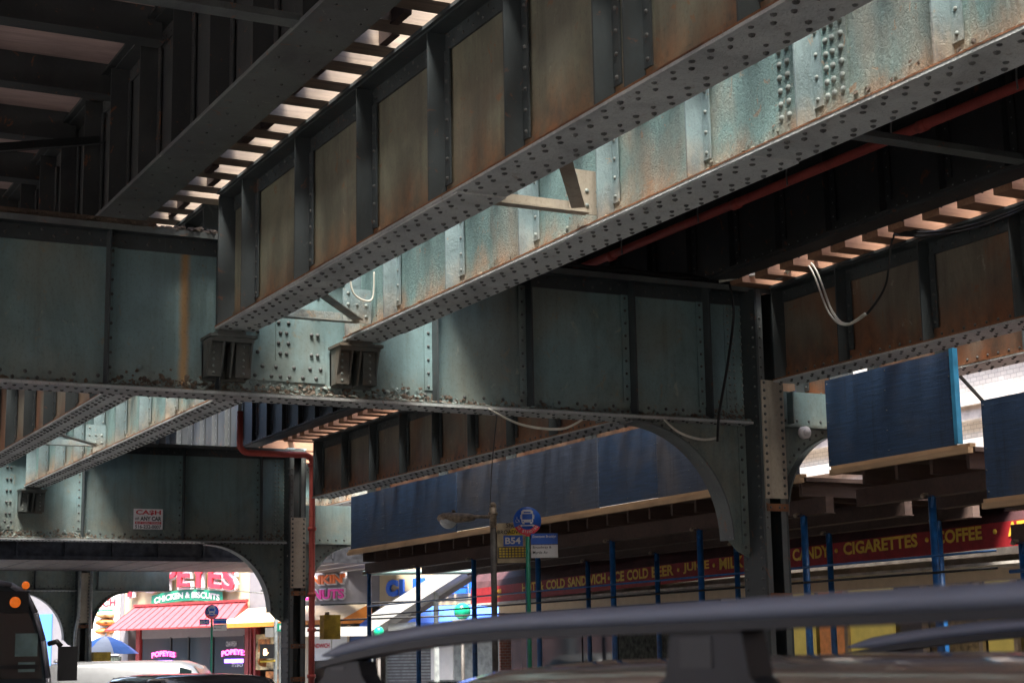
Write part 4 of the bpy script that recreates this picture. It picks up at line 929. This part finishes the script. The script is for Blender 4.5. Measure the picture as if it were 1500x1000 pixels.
def bus_stop(o, R_, zc, label, txt1, txt2, txt3, post=True):
    g = thing('bus_stop_sign', label, 'sign', o, 'round bus stop signs'); k = R_/.21
    MB().tube([o, (o[0], o[1], zc-R_*1.1)], .032*k, 10).build('pole', 'sgreen', g)
    b = MB(); n = 40
    def ring(r0, r1, a0, a1, d, mi):
        m_ = 24
        vs = [on(o, r*math.cos(a), zc+r*math.sin(a), d) for j in range(m_+1) for a in [a0+(a1-a0)*j/m_] for r in (r0, r1)]
        b.add(vs, [(2*j, 2*j+1, 2*j+3, 2*j+2) for j in range(m_)], mi)
    b.tube([on(o, 0, zc, .0), on(o, 0, zc, .012)], R_, 40, 0)
    ring(R_*.62, R_*.999, R(207), R(333), .014, 1)
    # red tail joining the post
    b.obox(on(o, -.03*k, zc-R_*1.25, .0), VX*.06*k, UZ*R_*.4, VN*.012, 1)
    d = .016   # bus pictogram
    def q(x0, x1, z0, z1, mi=2, dd=d): b.obox(on(o, x0*R_, zc+z0*R_, dd), VX*(x1-x0)*R_, UZ*(z1-z0)*R_, VN*.001, mi)
    q(-.42, .42, -.1, .72); q(-.32, .32, .72, .8); q(-.36, .36, .1, .5, 0, d+.002); q(-.25, .25, .57, .66, 0, d+.002)
    q(-.36, -.2, -.22, -.1); q(.2, .36, -.22, -.1); q(-.5, -.44, .15, .45); q(.44, .5, .15, .45)
    for sx in (-1, 1): b.tube([on(o, sx*.3*R_, zc, d+.001), on(o, sx*.3*R_, zc, d+.004)], .05*R_, 8, 0)
    q(-.42, .42, -.36, -.29)
    for sx in (-1, 1): b.add([on(o, sx*.55*R_, zc-.325*R_, d+.001), on(o, sx*.38*R_, zc-.23*R_, d+.001), on(o, sx*.38*R_, zc-.42*R_, d+.001)], [(0, 1, 2) if sx < 0 else (0, 2, 1)], 2)
    # wheelchair mark
    ring2 = [on(o, (-.72+.11*math.cos(a))*R_, zc+(.02+.11*math.sin(a))*R_, d) for a in [R(120)+R(270)*j/12 for j in range(13)]]
    b.tube(ring2, .018*R_, 4, 2); b.tube([on(o, -.74*R_, zc+.3*R_, d), on(o, -.72*R_, zc+.1*R_, d), on(o, -.6*R_, zc+.09*R_, d), on(o, -.56*R_, zc-.08*R_, d)], .025*R_, 4, 2)
    for ch, i in zip('NO STANDING', range(11)):
        if ch == ' ': continue
        a = R(213)+R(114)*i/10; rr_ = R_*.87
        rv = VX*(-math.sin(a))+UZ*math.cos(a); uv = -(VX*math.cos(a)+UZ*math.sin(a))
        w_ = R_*.11 if ch != 'I' else R_*.03
        put_text(b, ch, on(o, rr_*math.cos(a), zc+rr_*math.sin(a), .016) - rv*w_/2, rv, uv, w_, R_*.19, 2, .03, .002)
    b.build('disc', ['sblue', 'red', 'white'], g)
    b = MB(); z2 = zc-R_*2.05
    b.obox(on(o, -.36*k, z2+.06*k, .02), VX*.29*k, UZ*.16*k, VN*.008, 0); put_text(b, txt1, on(o, -.335*k, z2+.09*k, .028), VX, UZ, .23*k, .1*k, 1, .03, .003)
    b.obox(on(o, .05*k, z2+.08*k, .02), VX*.4*k, UZ*.16*k, VN*.008, 0); put_text(b, txt2, on(o, .075*k, z2+.165*k, .028), VX, UZ, .35*k, .05*k, 1, .02, .003)
    b.obox(on(o, .05*k, z2-.12*k, .02), VX*.4*k, UZ*.19*k, VN*.008, 1); put_text(b, txt3, on(o, .075*k, z2+.005*k, .028), VX, UZ, .28*k, .05*k, 2, .01, .003); put_text(b, 'Myrtle Av', on(o, .075*k, z2-.075*k, .028), VX, UZ, .22*k, .055*k, 2, .01, .003)
    b.build('route_panels', ['sblue', 'white', 'blk_l'], g)
bus_stop((11.95, 22.66, 0), .21, 3.6, 'large round blue and red bus stop sign left of the near column', 'B54', 'Downtown Brooklyn', 'Broadway &')
bus_stop((14.75, 47.1, 0), .2, 3.0, 'small far round bus stop sign in front of the fried chicken shop', 'B54', 'Ridgewood', 'Broadway &')
g = thing('signal_pole', 'thin pale pole with green street name sign and walk signal', 'signal', (14.95, 42.3, 0))
o = (14.95, 42.3, 0)
MB().tube([o, (14.95, 42.3, 3.9)], .05, 10).build('pole', 'galv', g)
b = MB(); b.obox(on(o, .04, 2.36, .05), VX*.62, UZ*.2, VN*.01, 0); put_text(b, 'MYRTLE', on(o, .1, 2.4, .06), VX, UZ, .5, .12, 1, .02, .003); b.build('street_sign', ['sgreen', 'white'], g)
b = MB(); b.obox(on(o, -.38, 1.68, .05), VX*.36, UZ*.36, VN*.12, 0); b.build('signal_box', 'black', g)
b = MB(); oh = on(o, -.29, 1.76, .172)
b.obox(oh, VX*.09, UZ*.1, VN*.003)
for k in range(4): b.obox(oh+VX*(.002+.0235*k)+UZ*.1, VX*.016, UZ*(.07 if k in (1, 2) else .055), VN*.003)
b.obox(oh+VX*.09+UZ*.03, VX*.04+UZ*.03, UZ*.02, VN*.003); b.build('hand_symbol', 'handL', g)
b = MB().tube([on(o, -.38, 1.6, .1), on(o, 0, 1.62, .1)], .03, 6); b.build('bracket', 'yellow', g); MB().tube([on(o, -.4, 3.4, .0), on(o, -.1, 3.36), on(o, .1, 3.3)], .02, 6).build('wire_clamp', 'galv', g)
tag(MB().tube([on(o, 0, 3.3), on(o, -2.5, 3.55)], .015, 5).tube([on(o, 0, 3.3), (11.9, 33, 3.7)], .012, 5).build('overhead_wire', 'wcable'), 'pale overhead wires meeting at the signal pole', 'wire')
g = thing('signal_box', 'dark box mounted beside the second column seen from behind', 'traffic signal', (12.75, 33, 2.0))
c_ = Vector((12.62, 32.6, 0)); MB().box(12.5, 12.85, 32.5, 32.75, 2.02, 2.5).build('box', 'yellow', g); MB().tube([(12.6, 32.6, 2.5), (12.6, 32.6, 2.56)], .05, 8).build('cap', 'lampbody', g)
MB().beam((12.3, 32.9, 2.2), (12.6, 32.7, 2.2), .04, .04).build('bracket', 'black', g)

# umbrella
g = thing('umbrella', 'blue and white vendor umbrella by the far column', 'umbrella', (12.62, 50.9, 0))
b = MB(); c_ = Vector((12.75, 51.0, 2.42)); n = 8; rad = 1.0
for k in range(n):
    a0, a1 = 2*math.pi*k/n, 2*math.pi*(k+1)/n
    for j in range(4):
        q = lambda a, t_: c_+Vector((math.cos(a)*rad*t_, math.sin(a)*rad*t_, -.52*t_**1.6))
        b.add([q(a0, j/4), q(a0, (j+1)/4), q(a1, (j+1)/4), q(a1, j/4)], [(0, 1, 2, 3)], 1 if k in (5, 1) else 0)
b.build('canopy', ['umb_b', 'white'], g); MB().tube([(c_.x, c_.y, 0), (c_.x, c_.y, 2.5)], .025, 8).build('pole', 'galv', g)

# ---------------------------------------------------------------- vehicles
def car(name, label, cat, x, y, L, W, H, paint, heading=1, kind='suv', rails=False, zb=-.145):
    """car centred at x,y; nose towards +Y when heading = 1"""
    g = thing(name, label, cat, (x, y, zb)); h = H
    if kind == 'van': st = [(-.5, .45, .9, .94, .80), (-.49, .3, 1.0, .985, .9), (-.40, .25, 1.0, 1.0, .92), (0, .22, 1.0, 1.0, .93), (.2, .22, 1.0, .99, .92), (.27, .22, .985, .93, .9), (.37, .22, .98, .62, .8), (.46, .25, .95, .56, .78), (.5, .35, .85, .48, .7)]
    else: st = [(-.5, .45, .9, .62, .75), (-.49, .3, .95, .80, .74), (-.46, .27, .98, .92, .76), (-.42, .24, 1.0, .985, .78), (-.3, .2, 1.0, .997, .79), (-.1, .2, 1.0, 1.0, .8), (.04, .2, 1.0, .997, .79), (.11, .2, 1.0, .975, .77), (.17, .2, 1.0, .86, .76), (.25, .2, .99, .68, .76), (.36, .22, .97, .64, .76), (.46, .25, .93, .58, .74), (.5, .35, .85, .48, .68)]
    belt = .62*h if kind != 'van' else .6*h
    secs = []
    for (t_, z0, wf, zr, wr) in st:
        yy = y+heading*t_*L; hw = W/2*wf; zt_ = zr*h; bl = min(belt, zt_-.02*h); rw = W/2*wr if zt_ > belt+.05 else hw*.93
        secs.append([(hw*.86, z0), (hw*.98, z0+.12), (hw, (z0+bl)/2), (hw*.985, bl), (rw*1.0, bl+(zt_-bl)*.82 if zt_ > belt+.05 else bl+.01), (rw*.93, zt_-.035*h*.9), (rw*.78, zt_-.012*h), (rw*.4, zt_-.002), (0, zt_)])
    b = MB(); K = len(secs[0]); vs = []
    for (t_, *_), sc in zip(st, secs):
        yy = y+heading*t_*L
        ring = [(x-a, yy, zb+z) for a, z in sc] + [(x+a, yy, zb+z) for a, z in sc[-2::-1]]
        vs += ring
    n = 2*K-1
    fs = []
    for i in range(len(st)-1):
        for j in range(n-1): f = (i*n+j, i*n+j+1, (i+1)*n+j+1, (i+1)*n+j); fs.append(f if heading > 0 else f[::-1])
    fs.append(tuple(range(n))); fs.append(tuple(range((len(st)-1)*n, len(st)*n))[::-1]); fs.append
    b.add(vs, fs, 0, True); body = b.build('body', paint, g)
    # glass: proud of body by 4 mm, between the belt and the roof edge
    for sx in (-1, 1):
        b = MB()
        for i in range(len(st)-1):
            if secs[i][4][1]-secs[i][3][1] < .15 or secs[i+1][4][1]-secs[i+1][3][1] < .1: continue
            if kind == 'van' and st[i][0] < .1: continue
            y0, y1 = y+heading*st[i][0]*L, y+heading*st[i+1][0]*L; dy = (y1-y0)*.06
            A = [(x+sx*(secs[i][3][0]+.006), y0+dy, zb+secs[i][3][1]+.03), (x+sx*(secs[i+1][3][0]+.006), y1-dy, zb+secs[i+1][3][1]+.03), (x+sx*(secs[i+1][4][0]+.008), y1-dy, zb+secs[i+1][4][1]-.01), (x+sx*(secs[i][4][0]+.008), y0+dy, zb+secs[i][4][1]-.01)]
            b.add(A, [(0, 1, 2, 3)])
        if b.f: b.build('side_window', 'glass2', g)
    def cross(i0, i1, nmz):
        b = MB(); c0, c1 = secs[i0], secs[i1]; yy0, yy1 = y+heading*st[i0][0]*L, y+heading*st[i1][0]*L
        d = .012 if i1 > i0 else .012
        A = [(x-c0[5][0]*.9, yy0, zb+c0[6][1]+d), (x+c0[5][0]*.9, yy0, zb+c0[6][1]+d), (x+c1[4][0]*.86, yy1+heading*.02, zb+c1[-1][1]+.03), (x-c1[4][0]*.86, yy1+heading*.02, zb+c1[-1][1]+.03)]
        b.add(A, [(0, 1, 2, 3)]); b.build(nmz, 'glass2', g)
    if kind != 'van': cross(7, 9, 'windscreen')
    else: cross(5, 6, 'windscreen')
    wr_ = .34
    for sx in (-1, 1):
        for t_ in (-.31, .32):
            yy = y+heading*t_*L; xo = x+sx*(W/2-.12)
            w_ = MB().tube([(xo-.11, yy, zb+wr_), (xo+.11, yy, zb+wr_)], wr_, 24).build('wheel', 'tyre', g)
            MB().tube([(xo+sx*.108, yy, zb+wr_), (xo+sx*.118, yy, zb+wr_)], wr_*.62, 20).build('rim', 'rim', w_)
        xm = x+sx*(W/2+.1); ym = y+heading*.13*L
        MB().box(xm-.09, xm+.09, ym-.06, ym+.06, zb+.66*h, zb+.75*h).beam((x+sx*W*.46, ym, zb+.67*h), (xm, ym, zb+.69*h), .04, .04).build('mirror', paint, g)
        MB().box(x+sx*W*.34-.14, x+sx*W*.34+.14, y+heading*L*.49, y+heading*L*.5+heading*.02, zb+.42*h, zb+.5*h).build('headlight', 'lens', g)
        MB().box(x+sx*W*.38-.08, x+sx*W*.38+.08, y-heading*L*.5-heading*.01, y-heading*L*.48, zb+.5*h, zb+.66*h).build('tail_light', 'red', g)
    MB().box(x-W*.42, x+W*.42, y+heading*L*.46, y+heading*L*.51, zb+.2, zb+.36).build('bumper', 'trim', g)
    return g
near_car = car('parked_car', 'taupe sport utility car close in front, roof and roof rails in view', 'car', 2.38, 3.35, 4.9, 1.9, 1.742, 'cartan', 1, zb=-.145)
def rrail(xr, g):
    def zt_(y): return 1.688 - .0*y - (max(0, y-2.9)**2)*.045 - (max(0, 1.2-y)**2)*.03
    ys = [.2+.1*k for k in range(39)]
    b = MB(); prof = [(-.020, -.017), (-.025, -.002), (-.019, .010), (-.008, .016), (.01, .016), (.020, .010), (.024, -.004), (.018, -.017)]
    vs = []; fs = []
    for i, y in enumerate(ys):
        k = min(1, (ys[-1]-y)/.15+.25, (y-ys[0])/.15+.25)
        for (dx, dz) in prof: vs.append((xr+dx*(.6+.4*k), y, zt_(y)-.02+dz*k))
    n = len(prof)
    for i in range(len(ys)-1):
        for j in range(n): fs.append((i*n+j, (i+1)*n+j, (i+1)*n+(j+1) % n, i*n+(j+1) % n))
    fs += [tuple(range(n)), tuple(range((len(ys)-1)*n, len(ys)*n))[::-1]]
    b.add(vs, fs, 0, True); r_ = b.build('roof_rail', 'rail', g)
    b = MB()
    for i in range(len(ys)-1): b.obox((xr-.032, ys[i], zt_(ys[i])-.053), (.055, 0, 0), (0, .1, zt_(ys[i+1])-zt_(ys[i])), (0, 0, .0155))
    b.build('rail_trim', 'trim', r_)
    for yc in (2.3, .45, 3.85):
        zt2 = zt_(yc)-.05
        b = MB(); b.prism([(yc-.16, 1.54), (yc+.17, 1.54), (yc+.12, 1.562), (yc+.10, zt2), (yc-.10, zt2), (yc-.12, 1.565)], 'X', xr-.024, xr+.02)
        b.box(xr-.0255, xr-.0241, yc-.02, yc+.07, 1.578, zt2-.012, 1)
        b.build('rail_foot', ['trim', 'black'], r_)
rrail(1.55, near_car); rrail(3.16, near_car)
car('sport_utility_car', 'black car roof in front of the restaurant, driving on the road', 'car', 6.15, 21.3, 4.5, 1.85, 1.62, 'carblack', 1)
v = car('cargo_van', 'small silver van seen beyond the black car roof', 'van', 0, 0, 4.4, 1.8, 1.82, 'carsilver', -1, 'van', zb=0)
v.location = (11.2, 40.6, -.145); v.rotation_euler.z = R(62)

# large vehicle at the left edge
g = thing('bus', 'dark large vehicle front cut off by the left edge, amber lights and side mirror', 'bus', (4.95, 28.9, -.145))
hw = [(1.28, .45), (1.33, .9), (1.30, 1.5), (1.2, 2.1), (1.06, 2.55), (.9, 2.85), (.65, 3.0), (.3, 3.07), (0, 3.08)]
prof = [(4.97-a, z-.1) for a, z in hw] + [(4.97+a, z-.1) for a, z in hw[-2::-1]]
b = MB(); n = len(prof); vs = []
for y, k in ((28.8, 0), (29.0, .02), (38.8, .02)):
    for (x, z) in prof: vs.append((4.97+(x-4.97)*(1+k), y, z+k))
b.add(vs, [(i*n+j, i*n+j+1, (i+1)*n+j+1, (i+1)*n+j) for i in range(2) for j in range(n-1)], 0, True); b.add(vs[-n:], [tuple(range(n))[::-1]], 0)
b.build('body', 'busbody', g)
inn = [(4.97+(x-4.97)*.93, 28.83, 1.35+(z-1.35)*.93 if z > 1.35 else 1.35) for x, z in prof if z > 1.0]
b = MB(); b.add([(x, 28.84, z) for x, z in prof], [tuple(range(n))]); b.build('front_panel', 'busdk', g)
b = MB(); b.prism([(p[0], p[2]) for p in inn], 'Y', 28.81, 28.83); b.build('windscreen', 'glass2', g)
b = MB()
for i in range(n-1):
    a, c = prof[i], prof[i+1]; p = Vector((a[0], 28.79, a[1])); q = Vector((c[0], 28.79, c[1])); b.tube([p, q], .045, 8)
b.build('front_frame', 'busbody', g)
b = MB().box(4.6, 6.1, 28.795, 28.809, 1.55, 1.62, 0).box(5.3, 5.36, 28.795, 28.809, 1.6, 2.4, 0); b.build('wiper_bar', 'black', g)
b = MB().box(5.72, 6.08, 28.80, 28.808, 1.75, 2.12, 0).box(5.78, 6.05, 28.80, 28.808, 1.5, 1.66, 0); b.build('painted_reflection', 'palepipe', g);  # pale green patches stand for reflections in the windscreen
for xm, ym, zm, rm in ((5.68, 28.72, 2.62, .09), (4.0, 28.72, 2.62, .09), (5.86, 28.82, 2.9, .065), (4.08, 28.82, 2.9, .065)): MB().sphere((xm, ym, zm), rm, 14, 8, 0, (1, .4, 1)).build('marker_lamp', 'amber', g)
MB().box(5.4, 5.9, 28.74, 28.8, 2.45, 2.8).build('lamp_housing', 'black', g); MB().box(3.85, 4.3, 28.74, 28.8, 2.45, 2.8).build('lamp_housing', 'black', g)
b = MB().box(6.38, 6.68, 28.55, 28.66, 1.35, 1.9).tube([(6.25, 28.75, 1.95), (6.35, 28.62, 1.98), (6.42, 28.6, 1.9)], .045, 8); b.build('mirror', 'black', g)
for x in (3.85, 6.1):
    for y in (30.3, 36.5):
        w_ = MB().tube([(x-.14, y, .35), (x+.14, y, .35)], .48, 20).build('wheel', 'tyre', g); MB().tube([(x-.15, y, .35), (x+.15, y, .35)], .28, 16).build('rim', 'rim', w_)

# people glimpsed past the bus
def person(label, x, y, shirt, facing=0):
    g = thing('person', label, 'person', (x, y, 0)); me = bpy.data.meshes.new('body')
    V = [(0, 0, .95), (0, 0, 1.15), (0, 0, 1.38), (0, 0, 1.5), (0, 0, 1.62), (0, 0, 1.74), (.1, 0, .88), (.11, -.03, .48), (.11, .0, .08), (.11, -.14, .04), (-.1, 0, .88), (-.11, .05, .48), (-.11, .08, .08), (-.11, -.06, .04),
         (.17, 0, 1.4), (.24, .02, 1.12), (.22, -.12, .9), (-.17, 0, 1.4), (-.24, .02, 1.12), (-.22, -.1, .9)]
    Ed = [(0, 1), (1, 2), (2, 3), (3, 4), (4, 5), (0, 6), (6, 7), (7, 8), (8, 9), (0, 10), (10, 11), (11, 12), (12, 13), (2, 14), (14, 15), (15, 16), (2, 17), (17, 18), (18, 19)]
    rad = [.14, .13, .15, .06, .09, .08, .09, .065, .045, .035, .09, .065, .045, .035, .06, .045, .03, .06, .045, .03]
    me.from_pydata([(a, b_, c+.0) for a, b_, c in V], Ed, []); me.materials.append(M[shirt])
    o = bpy.data.objects.new('body', me); C.objects.link(o); o.parent = g
    md = o.modifiers.new('skin', 'SKIN'); me.skin_vertices[0].data[0].use_root = True
    for i, r_ in enumerate(rad): me.skin_vertices[0].data[i].radius = (r_, r_*.8)
    o.modifiers.new('sub', 'SUBSURF').levels = 2; o.modifiers['sub'].render_levels = 2
    MB().sphere((x, y+.02, 1.70), .115, 12, 8, 0, (1, 1, .8), -.1, 1).build('hair', 'black', g)
    return g
person('person in white top standing under the far elevated structure', 13.0, 58.5, 'white')
person('person in dark top standing left of the one in white', 12.2, 58.0, 'grey')
